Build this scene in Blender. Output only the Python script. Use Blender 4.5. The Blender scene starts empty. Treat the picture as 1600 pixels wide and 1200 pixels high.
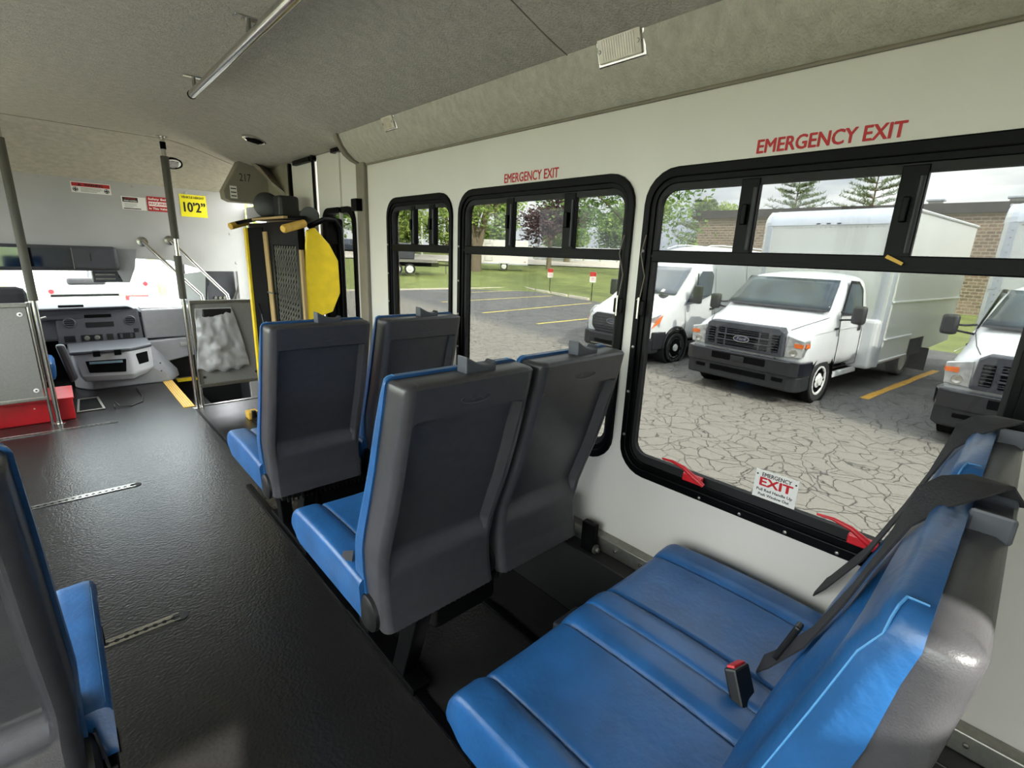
import bpy, bmesh, math, random
import numpy as np
from mathutils import Vector, Matrix, noise
C = bpy.context.scene.collection
PI = math.pi
random.seed(7)

# ------------------------------------------------------------------ camera, sky, sun, exposure
cam_d = bpy.data.cameras.new('camera'); cam = bpy.data.objects.new('camera', cam_d); C.objects.link(cam)
F_PX, YAW, PITCH, ROLL = 758.6, math.radians(43.237), math.radians(14.864), math.radians(2.329)
fwd = Vector((math.sin(YAW)*math.cos(PITCH), math.cos(YAW)*math.cos(PITCH), -math.sin(PITCH)))
right = Vector((math.cos(YAW), -math.sin(YAW), 0)); up = right.cross(fwd)
r2 = right*math.cos(ROLL)+up*math.sin(ROLL); u2 = -right*math.sin(ROLL)+up*math.cos(ROLL)
mw = Matrix((r2, u2, -fwd)).transposed().to_4x4(); mw.translation = Vector((0, 0, 1.38))
cam.matrix_world = mw
cam_d.sensor_fit = 'HORIZONTAL'; cam_d.sensor_width = 36; cam_d.lens = 36*F_PX/1600; cam_d.clip_start = 0.01; cam_d.clip_end = 500
bpy.context.scene.camera = cam
vs = bpy.context.scene.view_settings
vs.view_transform = 'Standard'; vs.look = 'None'; vs.gamma = 1; vs.use_curve_mapping = False; vs.exposure = 2.27
bpy.context.scene.display_settings.display_device = 'sRGB'

SKY_STRENGTH = 6.0
w = bpy.data.worlds.new('sky'); bpy.context.scene.world = w; w.use_nodes = True
nt = w.node_tree; nt.nodes.clear()
out = nt.nodes.new('ShaderNodeOutputWorld'); bg = nt.nodes.new('ShaderNodeBackground')
tc = nt.nodes.new('ShaderNodeTexCoord'); mp = nt.nodes.new('ShaderNodeMapping'); mp.inputs['Scale'].default_value = (1, 1, 3.2)
nz = nt.nodes.new('ShaderNodeTexNoise'); nz.inputs['Scale'].default_value = 3.2; nz.inputs['Detail'].default_value = 6; nz.inputs['Roughness'].default_value = .55
cr = nt.nodes.new('ShaderNodeValToRGB')
cr.color_ramp.elements[0].position = .36; cr.color_ramp.elements[0].color = (.47, .51, .57, 1)
cr.color_ramp.elements[1].position = .60; cr.color_ramp.elements[1].color = (.92, .93, .90, 1)
nt.links.new(tc.outputs['Generated'], mp.inputs[0]); nt.links.new(mp.outputs[0], nz.inputs['Vector'])
nt.links.new(nz.outputs['Fac'], cr.inputs[0])
# overcast sky: three times brighter at the zenith than at the horizon
sp = nt.nodes.new('ShaderNodeSeparateXYZ'); nt.links.new(tc.outputs['Generated'], sp.inputs[0])
mr = nt.nodes.new('ShaderNodeMapRange'); mr.inputs[3].default_value = .34; mr.inputs[4].default_value = 1.0
nt.links.new(sp.outputs['Z'], mr.inputs[0])
ml = nt.nodes.new('ShaderNodeVectorMath'); ml.operation = 'SCALE'; nt.links.new(cr.outputs[0], ml.inputs[0]); nt.links.new(mr.outputs[0], ml.inputs['Scale'])
nt.links.new(ml.outputs[0], bg.inputs[0])
bg.inputs[1].default_value = SKY_STRENGTH; nt.links.new(bg.outputs[0], out.inputs[0])

sd = bpy.data.lights.new('sun', 'SUN'); so = bpy.data.objects.new('sun', sd); C.objects.link(so)
sd.energy = 6.0; sd.angle = math.radians(1.2); sd.color = (1, .95, .86)
SUN = Vector((-.25, -.97, .73)).normalized()
so.rotation_euler = SUN.to_track_quat('Z', 'Y').to_euler(); so.location = (0, -5, 8)

# ------------------------------------------------------------------ materials
def srgb(r, g, b):
    f = lambda c: (c/255/12.92) if c/255 <= .04045 else ((c/255+.055)/1.055)**2.4
    return (f(r), f(g), f(b), 1)
def mat(name, col, rough=.5, metal=0, nscale=0, namt=.15, bump=0, bscale=None, coat=0, spec=.5, stretch=(1, 1, 1), detail=4):
    m = bpy.data.materials.new(name); m.use_nodes = True; n = m.node_tree.nodes; l = m.node_tree.links
    b = n['Principled BSDF']; b.inputs['Base Color'].default_value = col
    b.inputs['Roughness'].default_value = rough; b.inputs['Metallic'].default_value = metal
    b.inputs['Coat Weight'].default_value = coat; b.inputs['Specular IOR Level'].default_value = spec
    if nscale or bump:
        t = n.new('ShaderNodeTexCoord'); mp = n.new('ShaderNodeMapping'); mp.inputs['Scale'].default_value = stretch
        l.new(t.outputs['Object'], mp.inputs[0])
        x = n.new('ShaderNodeTexNoise'); x.inputs['Scale'].default_value = nscale or 20; x.inputs['Detail'].default_value = detail
        l.new(mp.outputs[0], x.inputs['Vector'])
        if nscale:
            r = n.new('ShaderNodeValToRGB'); r.color_ramp.elements[0].position = .3; r.color_ramp.elements[1].position = .7
            r.color_ramp.elements[0].color = tuple(c*(1-namt) for c in col[:3])+(1,)
            r.color_ramp.elements[1].color = tuple(min(1, c*(1+namt)) for c in col[:3])+(1,)
            l.new(x.outputs['Fac'], r.inputs[0]); l.new(r.outputs[0], b.inputs['Base Color'])
        if bump:
            y = n.new('ShaderNodeTexNoise'); y.inputs['Scale'].default_value = bscale or nscale; y.inputs['Detail'].default_value = 3
            l.new(mp.outputs[0], y.inputs['Vector'])
            bp = n.new('ShaderNodeBump'); bp.inputs['Strength'].default_value = bump; bp.inputs['Distance'].default_value = .01
            l.new(y.outputs['Fac'], bp.inputs['Height']); l.new(bp.outputs[0], b.inputs['Normal'])
    return m
def glassmat(name, tint, refl=.06, rough=0.0):
    m = bpy.data.materials.new(name); m.use_nodes = True; n = m.node_tree.nodes; l = m.node_tree.links; n.clear()
    o = n.new('ShaderNodeOutputMaterial'); t = n.new('ShaderNodeBsdfTransparent'); t.inputs[0].default_value = tint
    g = n.new('ShaderNodeBsdfGlossy'); g.inputs['Roughness'].default_value = rough
    lw = n.new('ShaderNodeLayerWeight'); lw.inputs['Blend'].default_value = .12
    mt = n.new('ShaderNodeMath'); mt.operation = 'MULTIPLY_ADD'; mt.inputs[1].default_value = .22; mt.inputs[2].default_value = refl*.16
    mx = n.new('ShaderNodeMixShader'); l.new(lw.outputs['Fresnel'], mt.inputs[0]); l.new(mt.outputs[0], mx.inputs[0])
    l.new(t.outputs[0], mx.inputs[1]); l.new(g.outputs[0], mx.inputs[2]); l.new(mx.outputs[0], o.inputs[0])
    return m
M = {}
M['blue'] = mat('blue_vinyl', srgb(30, 78, 128), .36, nscale=9, namt=.22, bump=.10, bscale=70, detail=7)
M['stitch'] = mat('stitch', srgb(70, 130, 180), .6)
M['shell'] = mat('charcoal_plastic', srgb(54, 53, 56), .36, nscale=40, namt=.12, bump=.08, bscale=500)
M['black'] = mat('black_plastic', srgb(13, 13, 14), .45, nscale=30, namt=.2)
M['frame'] = mat('black_aluminium', srgb(3, 3, 4), .4, spec=.10, nscale=25, namt=.25)
M['rubber'] = mat('black_rubber', srgb(9, 9, 10), .7, nscale=30)
M['web'] = mat('belt_webbing', srgb(38, 38, 42), .8, bump=.3, bscale=300)
M['chrome'] = mat('polished_steel', srgb(205, 203, 198), .22, 1, nscale=30, namt=.08)
M['steel'] = mat('brushed_steel', srgb(150, 148, 140), .45, 1, nscale=60, namt=.1)
M['foam'] = mat('foam_sleeve', srgb(84, 82, 74), .9, bump=.3, bscale=200)
M['wall'] = mat('cream_wall', srgb(206, 202, 194), .36, nscale=3, namt=.03, bump=.03, bscale=25)
M['front'] = mat('grey_panel', srgb(168, 166, 164), .6, nscale=4, namt=.05)
M['fabric'] = mat('headliner_fabric', srgb(176, 171, 156), .95, nscale=26, namt=.12, bump=.5, bscale=120, detail=8, stretch=(1, 1.4, 1))
M['box'] = mat('beige_metal', srgb(128, 122, 106), .6, nscale=6, namt=.06)
M['trim'] = mat('taupe_trim', srgb(120, 112, 98), .6, nscale=8, namt=.12)
M['white'] = mat('white_plastic', srgb(235, 235, 232), .4)
M['paper'] = mat('white_sticker', srgb(226, 224, 218), .55)
M['red'] = mat('red_paint', srgb(190, 24, 34), .4, nscale=12, namt=.12)
M['redink'] = mat('red_ink', srgb(176, 30, 34), .6)
M['ink'] = mat('black_ink', srgb(14, 14, 14), .6)
M['inkwhite'] = mat('white_ink', srgb(238, 234, 228), .6)
M['yellow'] = mat('yellow_paint', srgb(232, 200, 28), .45, nscale=14, namt=.10)
M['yellowsign'] = mat('yellow_sign', srgb(240, 226, 30), .5)
M['ochre'] = mat('ochre_step_edge', srgb(206, 164, 62), .6, nscale=30, namt=.15)
M['dash'] = mat('dash_grey', srgb(140, 140, 142), .55, nscale=20, namt=.05)
M['dashdark'] = mat('dash_dark', srgb(62, 63, 68), .5, nscale=20, namt=.08)
M['panel'] = mat('speckled_steel_panel', srgb(128, 126, 122), .55, .1, nscale=90, namt=.07)
M['tape'] = mat('tan_tape', srgb(158, 132, 84), .7)
M['paint'] = mat('white_vehicle_paint', srgb(214, 217, 218), .3, coat=.4, nscale=1.5, namt=.02)
M['boxside'] = mat('white_box_panel', srgb(200, 203, 198), .4, nscale=1.2, namt=.04)
M['alu'] = mat('aluminium_sheet', srgb(196, 202, 210), .3, .55, nscale=3, namt=.05)
M['autoblack'] = mat('moulded_black', srgb(32, 33, 37), .5, nscale=20, namt=.12)
M['grille'] = mat('grille_grey', srgb(62, 65, 72), .42, nscale=20, namt=.1)
M['dark'] = mat('dark_void', srgb(6, 6, 7), .8, spec=.1, nscale=5)
M['tire'] = mat('tyre_rubber', srgb(40, 41, 42), .8, nscale=20, namt=.15)
M['wheel'] = mat('white_wheel', srgb(225, 226, 224), .35, nscale=8, namt=.05)
M['lens'] = mat('headlight_lens', srgb(205, 208, 208), .12, .5, nscale=16, namt=.3, coat=1)
M['amber'] = mat('amber_lens', srgb(230, 112, 40), .2, coat=1)
M['vglass'] = mat('glass_painted_reflections', srgb(52, 64, 72), .10, 0, nscale=2.2, namt=.6, spec=.5)  # opaque glass, mottled colour painted in to stand for reflections
M['vglassdark'] = mat('dark_vehicle_glass', srgb(46, 58, 76), .08, 0, nscale=2, namt=.3, spec=.9, coat=1)  # same painted reflection mottling, fainter, on darker glass
M['glass'] = glassmat('window_glass', (.303, .309, .305, 1))
M['clear'] = glassmat('clear_glass', (.93, .95, .94, 1)); M['shield'] = glassmat('view_dimming_windshield', (.66, .69, .69, 1))  # windshield tint added to dim the bright view ahead
M['bark'] = mat('bark', srgb(120, 108, 90), .95, nscale=8, namt=.3, bump=.8, bscale=14)
M['brickwall'] = None
def leafmat(name, c1, c2):
    m = bpy.data.materials.new(name); m.use_nodes = True; n = m.node_tree.nodes; l = m.node_tree.links; b = n['Principled BSDF']
    g = n.new('ShaderNodeTexNoise'); g.inputs['Scale'].default_value = 1.3; g.inputs['Detail'].default_value = 5
    t = n.new('ShaderNodeTexCoord'); l.new(t.outputs['Object'], g.inputs['Vector'])
    r = n.new('ShaderNodeValToRGB'); r.color_ramp.elements[0].position = .35; r.color_ramp.elements[1].position = .65
    r.color_ramp.elements[0].color = c1; r.color_ramp.elements[1].color = c2
    l.new(g.outputs['Fac'], r.inputs[0]); l.new(r.outputs[0], b.inputs['Base Color']); b.inputs['Roughness'].default_value = .6
    tr = n.new('ShaderNodeBsdfTranslucent'); l.new(r.outputs[0], tr.inputs[0])
    mx = n.new('ShaderNodeMixShader'); mx.inputs[0].default_value = .4; l.new(b.outputs[0], mx.inputs[1]); l.new(tr.outputs[0], mx.inputs[2])
    l.new(mx.outputs[0], n['Material Output'].inputs[0]); return m
M['leaf'] = leafmat('green_leaves', srgb(110, 140, 60), srgb(168, 190, 96))
M['leafdark'] = leafmat('deep_green_leaves', srgb(78, 108, 52), srgb(128, 158, 78))
M['leafpurple'] = leafmat('purple_leaves', srgb(70, 50, 52), srgb(110, 82, 82))
M['leafbush'] = leafmat('hedge_leaves', srgb(120, 145, 66), srgb(180, 196, 108))
M['needle'] = leafmat('conifer_needles', srgb(92, 112, 78), srgb(138, 152, 106))

# ------------------------------------------------------------------ mesh helpers
class MB:
    def __init__(s): s.v = []; s.f = []
    def add(s, vs_, fs):
        o = len(s.v); s.v += [tuple(p) for p in vs_]; s.f += [tuple(i+o for i in f) for f in fs]; return s
    def box(s, x0, x1, y0, y1, z0, z1):
        return s.add([(x, y, z) for z in (z0, z1) for y in (y0, y1) for x in (x0, x1)],
                     [(0, 2, 3, 1), (4, 5, 7, 6), (0, 1, 5, 4), (2, 6, 7, 3), (0, 4, 6, 2), (1, 3, 7, 5)])
    def quadbox(s, pts, off):       # a slab: polygon pts pushed by the vector off
        n = len(pts); a = [Vector(p) for p in pts]; b = [p+Vector(off) for p in a]
        return s.add(a+b, [tuple(range(n))[::-1], tuple(range(n, 2*n))]+[(i, (i+1) % n, (i+1) % n+n, i+n) for i in range(n)])
    def tube(s, pts, r, n=12, caps=True):
        pts = [Vector(p) for p in pts]; N = len(pts); rs = r if isinstance(r, (list, tuple)) else [r]*N
        vs_ = []; t0 = None; u = None
        for i, p in enumerate(pts):
            t = (pts[min(i+1, N-1)]-pts[max(i-1, 0)]).normalized()
            if u is None: u = t.orthogonal().normalized()
            else: u = (u-t*u.dot(t)).normalized()
            v = t.cross(u)
            for k in range(n):
                a = 2*PI*k/n; vs_.append(p+(u*math.cos(a)+v*math.sin(a))*rs[i])
        fs = [(i*n+k, i*n+(k+1) % n, (i+1)*n+(k+1) % n, (i+1)*n+k) for i in range(N-1) for k in range(n)]
        if caps: fs += [tuple(range(n))[::-1], tuple((N-1)*n+k for k in range(n))]
        return s.add(vs_, fs)
    def cyl(s, a, b, r, n=20, r2=None): return s.tube([a, b], [r, r if r2 is None else r2], n)
    def lathe(s, c, ax, prof, n=24):   # prof: (offset along ax, radius)
        ax = Vector(ax).normalized(); u = ax.orthogonal().normalized(); v = ax.cross(u); c = Vector(c)
        vs_ = [c+ax*a+(u*math.cos(2*PI*k/n)+v*math.sin(2*PI*k/n))*max(r, 1e-4) for a, r in prof for k in range(n)]
        N = len(prof)
        return s.add(vs_, [(i*n+k, i*n+(k+1) % n, (i+1)*n+(k+1) % n, (i+1)*n+k) for i in range(N-1) for k in range(n)]+[tuple(range(n))[::-1], tuple((N-1)*n+k for k in range(n))])
    def grid(s, rows, closed=False):
        R = len(rows); K = len(rows[0]); vs_ = [p for r in rows for p in r]
        kk = K if closed else K-1
        return s.add(vs_, [(i*K+k, i*K+(k+1) % K, (i+1)*K+(k+1) % K, (i+1)*K+k) for i in range(R-1) for k in range(kk)])
    def loft(s, rows):      # closed rings with end caps
        o = len(s.v); s.grid(rows, True); K = len(rows[0]); R = len(rows)
        s.f += [tuple(o+k for k in range(K))[::-1], tuple(o+(R-1)*K+k for k in range(K))]; return s
    def ring(s, outer, inner, off):    # frame between two loops of equal length, pushed by off
        n = len(outer); off = Vector(off)
        A = [Vector(p) for p in outer]; B = [Vector(p) for p in inner]
        L = [A, B, [p+off for p in B], [p+off for p in A]]
        o = len(s.v); s.v += [tuple(p) for l in L for p in l]
        for j in range(4):
            k = (j+1) % 4
            s.f += [(o+j*n+i, o+j*n+(i+1) % n, o+k*n+(i+1) % n, o+k*n+i) for i in range(n)]
        return s
def link(name, me, m, parent=None, bevel=0, smooth=False, loc=None, seg=2):
    o = bpy.data.objects.new(name, me); C.objects.link(o)
    if m is not None: me.materials.clear(); me.materials.append(m)
    if parent is not None: o.parent = parent
    if loc: o.location = loc
    if bevel:
        b = o.modifiers.new('bevel', 'BEVEL'); b.width = bevel; b.segments = seg; b.limit_method = 'ANGLE'; b.angle_limit = math.radians(35)
    if smooth:
        for p in me.polygons: p.use_smooth = True
        try: me.set_sharp_from_angle(angle=math.radians(smooth if smooth is not True else 40))
        except Exception: pass
    return o
def obj(name, mb, m, parent=None, bevel=0, smooth=False, base=None, seg=2):
    """one mesh object; vertices given in scene (or the thing's own) space"""
    off = Vector((0, 0, 0)); loc = None
    if base is not None: off = Vector(base); loc = off
    elif parent is not None and parent.get('_w') is not None: off = Vector(parent['_w'])
    elif parent is None and mb.v:
        a = np.array(mb.v); off = Vector(((a[:, 0].min()+a[:, 0].max())/2, (a[:, 1].min()+a[:, 1].max())/2, a[:, 2].min())); loc = off
    me = bpy.data.meshes.new(name); me.from_pydata([(x-off.x, y-off.y, z-off.z) for x, y, z in mb.v], [], mb.f)
    bm = bmesh.new(); bm.from_mesh(me); bmesh.ops.recalc_face_normals(bm, faces=bm.faces); bm.to_mesh(me); bm.free()
    o = link(name, me, m, parent, bevel, smooth, loc)
    if parent is None or parent.get('_w') is not None: o['_w'] = tuple(off)
    return o
def tag(o, label, cat, group=None, kind=None):
    o['label'] = label; o['category'] = cat
    if group: o['group'] = group
    if kind: o['kind'] = kind
    return o
def thing(name, base, label, cat, group=None, world=True):
    o = bpy.data.objects.new(name, None); C.objects.link(o); o.location = base; o.empty_display_size = .1
    if world: o['_w'] = tuple(base)
    return tag(o, label, cat, group)
def struct(name, mb, m, **k):
    o = obj(name, mb, m, **k); o['kind'] = 'structure'; return o
def copy_tree(o, parent=None):
    c = o.copy(); C.objects.link(c); c.parent = parent
    for ch in list(o.children): copy_tree(ch, c)
    return c
def text_mesh(s, size, bold=.0, depth=.0006, width=None, shear=0, align='CENTER'):
    cu = bpy.data.curves.new('text', 'FONT'); cu.body = s; cu.size = size; cu.extrude = 0; cu.shear = shear
    cu.align_x = align; cu.align_y = 'CENTER'; cu.resolution_u = 3; cu.space_line = .9
    o = bpy.data.objects.new('tmp', cu); C.objects.link(o); bpy.context.view_layer.update()
    me = bpy.data.meshes.new_from_object(o.evaluated_get(bpy.context.evaluated_depsgraph_get())); bpy.data.objects.remove(o)
    if width:
        xs = [v.co.x for v in me.vertices]; k = width/(max(xs)-min(xs))
        for v in me.vertices: v.co.x *= k
    if bold:                      # heavier strokes: the letters repeated a hair apart
        bm = bmesh.new(); bm.from_mesh(me); g0 = list(bm.verts)+list(bm.edges)+list(bm.faces)
        for k_, (dx, dy) in enumerate(((1, 0), (-1, 0), (0, .7), (0, -.7), (.7, .5), (-.7, -.5), (.7, -.5), (-.7, .5))):
            r_ = bmesh.ops.duplicate(bm, geom=g0); bmesh.ops.translate(bm, vec=(dx*bold*size, dy*bold*size, (k_+1)*1.5e-5), verts=[e for e in r_['geom'] if isinstance(e, bmesh.types.BMVert)])
        bm.to_mesh(me); bm.free()
    return me
def text(name, s, size, m, parent, pos, xdir, ydir, **k):
    """lettering centred at pos (parent space when parent has no _w), reading along xdir with its top towards ydir"""
    me = text_mesh(s, size, **k); X = Vector(xdir).normalized(); Y = Vector(ydir).normalized(); Z = X.cross(Y)
    mt = Matrix((X, Y, Z)).transposed().to_4x4()
    p = Vector(pos)
    if parent is not None and parent.get('_w') is not None: p = p-Vector(parent['_w'])
    me.transform(Matrix.Translation(p) @ mt) if parent is not None else me.transform(mt)
    return link(name, me, m, parent, loc=None if parent is not None else tuple(p))
def rrect(y0, y1, z0, z1, r, n=6, plane='x', c=0.0):
    pts = []
    for (cy, cz, a0) in ((y1-r, z1-r, 0), (y0+r, z1-r, 90), (y0+r, z0+r, 180), (y1-r, z0+r, 270)):
        for i in range(n+1):
            a = math.radians(a0+90*i/n); pts.append((cy+r*math.cos(a), cz+r*math.sin(a)))
    if plane == 'x': return [(c, a, b) for a, b in pts]
    if plane == 'y': return [(a, c, b) for a, b in pts]
    return [(a, b, c) for a, b in pts]
def sst(a, b, x):
    t = min(1, max(0, (x-a)/(b-a))); return t*t*(3-2*t)

# ------------------------------------------------------------------ bus shell
WX, LX, BY = 1.45, -1.05, -0.62          # right wall, left wall, rear wall
WINS = [(2.0, 2.63, .63, 1.66), (.98, 1.95, .63, 1.66), (-.03, .94, .63, 1.66)]
def wall_with_holes(y0, y1, z0, z1, holes, xa, xb):
    mb = MB(); ys = sorted({y0, y1, *[h[0] for h in holes], *[h[1] for h in holes]})
    for a, b in zip(ys, ys[1:]):
        hs = [h for h in holes if h[0] <= a+1e-6 and h[1] >= b-1e-6]
        if not hs: mb.box(xa, xb, a, b, z0, z1)
        else: mb.box(xa, xb, a, b, z0, hs[0][2]); mb.box(xa, xb, a, b, hs[0][3], z1)
    return mb
hole = lambda w_, i=.03: (w_[0]+i, w_[1]-i, w_[2]+i, w_[3]-i)
struct('wall_right', wall_with_holes(BY, 2.93, -.03, 2.02, [hole(x) for x in WINS], WX, WX+.05), M['wall'])
LW = [(a, b, .70, 1.90) for a, b in ((-.50, .92), (1.02, 2.45), (2.55, 3.98), (4.08, 4.85))]  # unseen left openings, heights set for the light they admit
struct('wall_left', wall_with_holes(BY, 5.4, -.03, 2.02, LW, LX-.05, LX), M['wall'])
mb = MB(); mb.box(LX, WX, BY-.05, BY, -.03, .70); mb.box(LX, WX, BY-.05, BY, 1.62, 2.14)
mb.box(LX, -.85, BY-.05, BY, .7, 1.62); mb.box(-.85, -.28, BY-.05, BY, 1.53, 1.62); mb.box(-.28, .20, BY-.05, BY, .7, 1.62); mb.box(.40, WX, BY-.05, BY, .7, 1.62); mb.box(.20, .40, BY-.05, BY, .7, 1.45)  # rear openings shaped to throw sun patches on floor and near bench
struct('wall_rear', mb, M['wall'])
# floor: black vinyl with an entrance step well at the front right
fm = mat('black_vinyl_floor', srgb(27, 26, 26), .3, bump=.24, bscale=95, spec=.5, detail=8)
n = fm.node_tree.nodes; l = fm.node_tree.links
x = n.new('ShaderNodeTexNoise'); x.inputs['Scale'].default_value = 22; x.inputs['Detail'].default_value = 12; x.inputs['Roughness'].default_value = .75
t = n.new('ShaderNodeTexCoord'); l.new(t.outputs['Object'], x.inputs['Vector'])
r = n.new('ShaderNodeMapRange'); r.inputs[1].default_value = .3; r.inputs[2].default_value = .7; r.inputs[3].default_value = .235; r.inputs[4].default_value = .275
l.new(x.outputs['Fac'], r.inputs[0]); l.new(r.outputs[0], n['Principled BSDF'].inputs['Roughness'])
mb = MB(); mb.box(LX, WX, BY, 4.78, -.04, 0); mb.box(LX, .74, 4.78, 6.9, -.04, 0)
struct('floor', mb, fm)
mb = MB(); mb.box(.74, .76, 4.78, 6.2, -.75, -.04); mb.box(.76, 1.45, 4.76, 4.78, -.75, -.04); mb.box(.76, 1.45, 6.2, 6.22, -.75, .5)
mb.box(.76, 1.45, 4.78, 6.2, -.75, -.72); mb.box(.76, 1.02, 4.78, 6.2, -.72, -.24)
struct('trim_1', mb, M['rubber'])['label'] = 'dark entrance step well'
mb = MB(); mb.box(.745, 1.4, 4.765, 4.80, -.002, .006); mb.box(.72, 1.05, 5.93, 5.95, -.001, .008)
struct('trim_2', mb, M['chrome'])
st = obj('step_edge', MB().box(.66, .74, 4.80, 5.90, .001, .006), M['ochre']); st['kind'] = 'structure'
for k in range(4):
    g = MB().box(.668+k*.018, .674+k*.018, 4.82, 5.88, .0062, .0085); obj('groove', g, M['tape'], st)
st = obj('step_edge', MB().box(.96, 1.03, 4.80, 5.5, -.239, -.232), M['ochre']); st['kind'] = 'structure'
st = obj('step_edge', MB().box(.80, .98, 5.98, 6.1, -.05, -.03), M['yellow']); st['kind'] = 'structure'
# ceiling
def cz(X):
    if X > .75: return 2.14-.15*sst(0, 1.0, (X-.75)/.70)
    if X < -.35: return 2.14-.15*sst(0, 1.0, (-.35-X)/.70)
    return 2.14
rows = []
xs = [LX+(WX-LX)*i/40 for i in range(41)]
for y in (BY-.05, 1.2, 1.2, 3.2, 3.2, 4.85, 4.86, 5.40):
    f = 0 if y <= 4.86 else 1
    rows.append([(X, y, min(cz(X), 9)*(1-f)+f*1.835) for X in xs])
mb = MB(); mb.grid(rows); mb.grid([[(a, b, c_+.04) for a, b, c_ in r_] for r_ in rows[::-1]])
struct('ceiling', mb, M['fabric'], smooth=20)
for i, y in enumerate((1.2, 4.85)):    # seams between headliner panels
    struct('trim_%d' % (3+i), MB().tube([(X, y, cz(X)-.001) for X in xs[(0 if i else 17):]], .0022, 6), M['trim'])
# upholstered cove along the right wall, with its edge beadings
prof = [(1.305, 2.026), (1.315, 1.99), (1.335, 1.95), (1.365, 1.915), (1.40, 1.885), (1.45, 1.862)]
mb = MB(); mb.grid([[(a, y, b) for a, b in prof] for y in (BY, 2.93)])
mb.add([(a, 2.93, b) for a, b in prof]+[(1.45, 2.93, 2.03)], [tuple(range(len(prof)+1))])
struct('trim_5', mb, M['fabric'], smooth=50)
struct('trim_6', MB().tube([(1.303, BY, 2.024), (1.303, 2.93, 2.024)], .007, 8), M['trim'], smooth=True)
struct('trim_7', MB().tube([(1.446, BY, 1.860), (1.446, 2.90, 1.860)], .006, 8), M['trim'], smooth=True)
endp = [(1.29, 2.03), (1.30, 1.985), (1.32, 1.945), (1.35, 1.905), (1.39, 1.878), (1.445, 1.86)]
mb = MB(); mb.grid([[(a-.0, y, b-.0) for a, b in endp] for y in (2.915, 2.96)]); mb.grid([[(a+.012, y, b+.012) for a, b in endp] for y in (2.915, 2.96)])
for y in (2.915, 2.96): mb.grid([[(a, y, b) for a, b in endp], [(a+.012, y, b+.012) for a, b in endp]])
struct('trim_8', mb, M['trim'], smooth=50)
post = struct('trim_9', MB().box(1.425, 1.46, 2.86, 2.965, .0, 1.875), M['trim'], bevel=.008)
obj('cap', MB().box(1.385, 1.46, 2.89, 2.96, 1.60, 1.67), M['frame'], post, bevel=.004)
# front bulkhead over the cab
bk = [(LX, 1.835), (WX, 1.835), (WX, -.7), (1.36, -.7), (1.33, .85), (1.33, 1.12), (1.07, 1.12), (.98, 1.15), (.80, 1.212), (.55, 1.222), (.42, 1.29), (LX, 1.29)]
struct('wall_front', MB().quadbox([(a, 5.40, b) for a, b in bk], (0, .05, 0)), M['front'])
mb = MB(); mb.quadbox([(LX, 5.45, 1.92), (1.15, 5.45, 1.92), (1.15, 6.25, 1.76), (LX, 6.25, 1.76)], (0, 0, .03))
struct('trim_10', mb, M['front'])
# baseboard_right: seat rail along the wall, black heater ledge below
br = struct('baseboard_right', MB().box(1.405, 1.45, BY, 2.88, .285, .345), M['steel'], bevel=.004)
for k in range(12):
    obj('screw', MB().lathe((1.404, -.4+k*.11+.08, .318), (-1, 0, 0), [(0, .007), (.004, .006), (.005, .002)], 10), M['chrome'], br)
struct('trim_11', MB().box(1.34, 1.45, BY, 2.88, 0, .285), M['black'], bevel=.004)
struct('trim_12', MB().box(1.20, 1.34, .2, 1.0, 0, .045), M['grille'], bevel=.01)
# bulkhead box above the entrance door
ob = thing('door_operator_box', (1.28, 4.6, 1.76), 'beige metal box numbered 217 above the entrance door', 'cabinet')
pl = [(1.10, 1.79), (1.105, 1.73), (1.15, 1.71), (1.45, 1.71), (1.45, 2.03), (1.32, 2.07), (1.26, 2.075)]
obj('housing', MB().quadbox([(a, 4.62, b) for a, b in pl], (0, .14, 0)), M['box'], ob, bevel=.006)
text('number', '217', .085, M['ink'], ob, (1.265, 4.617, 1.90), (1, 0, 0), (0, 0, 1), width=.085)
obj('hinge_strip', MB().box(1.445, 1.452, 4.60, 4.62, 1.71, 2.03), M['dark'], ob)
lb = obj('sticker', MB().box(1.145, 1.195, 4.616, 4.62, 1.735, 1.83), M['paper'], ob)
for k in range(3): obj('line', MB().box(1.15, 1.19, 4.6148, 4.6158, 1.75+k*.028, 1.758+k*.028), M['ink'], lb)
# beige side panel between door and lift
struct('trim_13', MB().box(1.44, 1.50, 4.13, 4.74, -.03, 2.05), M['box'])
ar = MB(); cv = [(1.44, 4.2, 2.04), (1.41, 4.2, 1.99), (1.37, 4.22, 1.90), (1.36, 4.24, 1.80), (1.44, 4.26, 1.70)]
struct('trim_14', MB().quadbox([(1.44, 4.62, 2.03), (1.30, 4.60, 2.05), (1.32, 4.40, 1.97), (1.36, 4.28, 1.86), (1.44, 4.22, 1.78)], (0, .01, -.02)), M['trim'])

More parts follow.
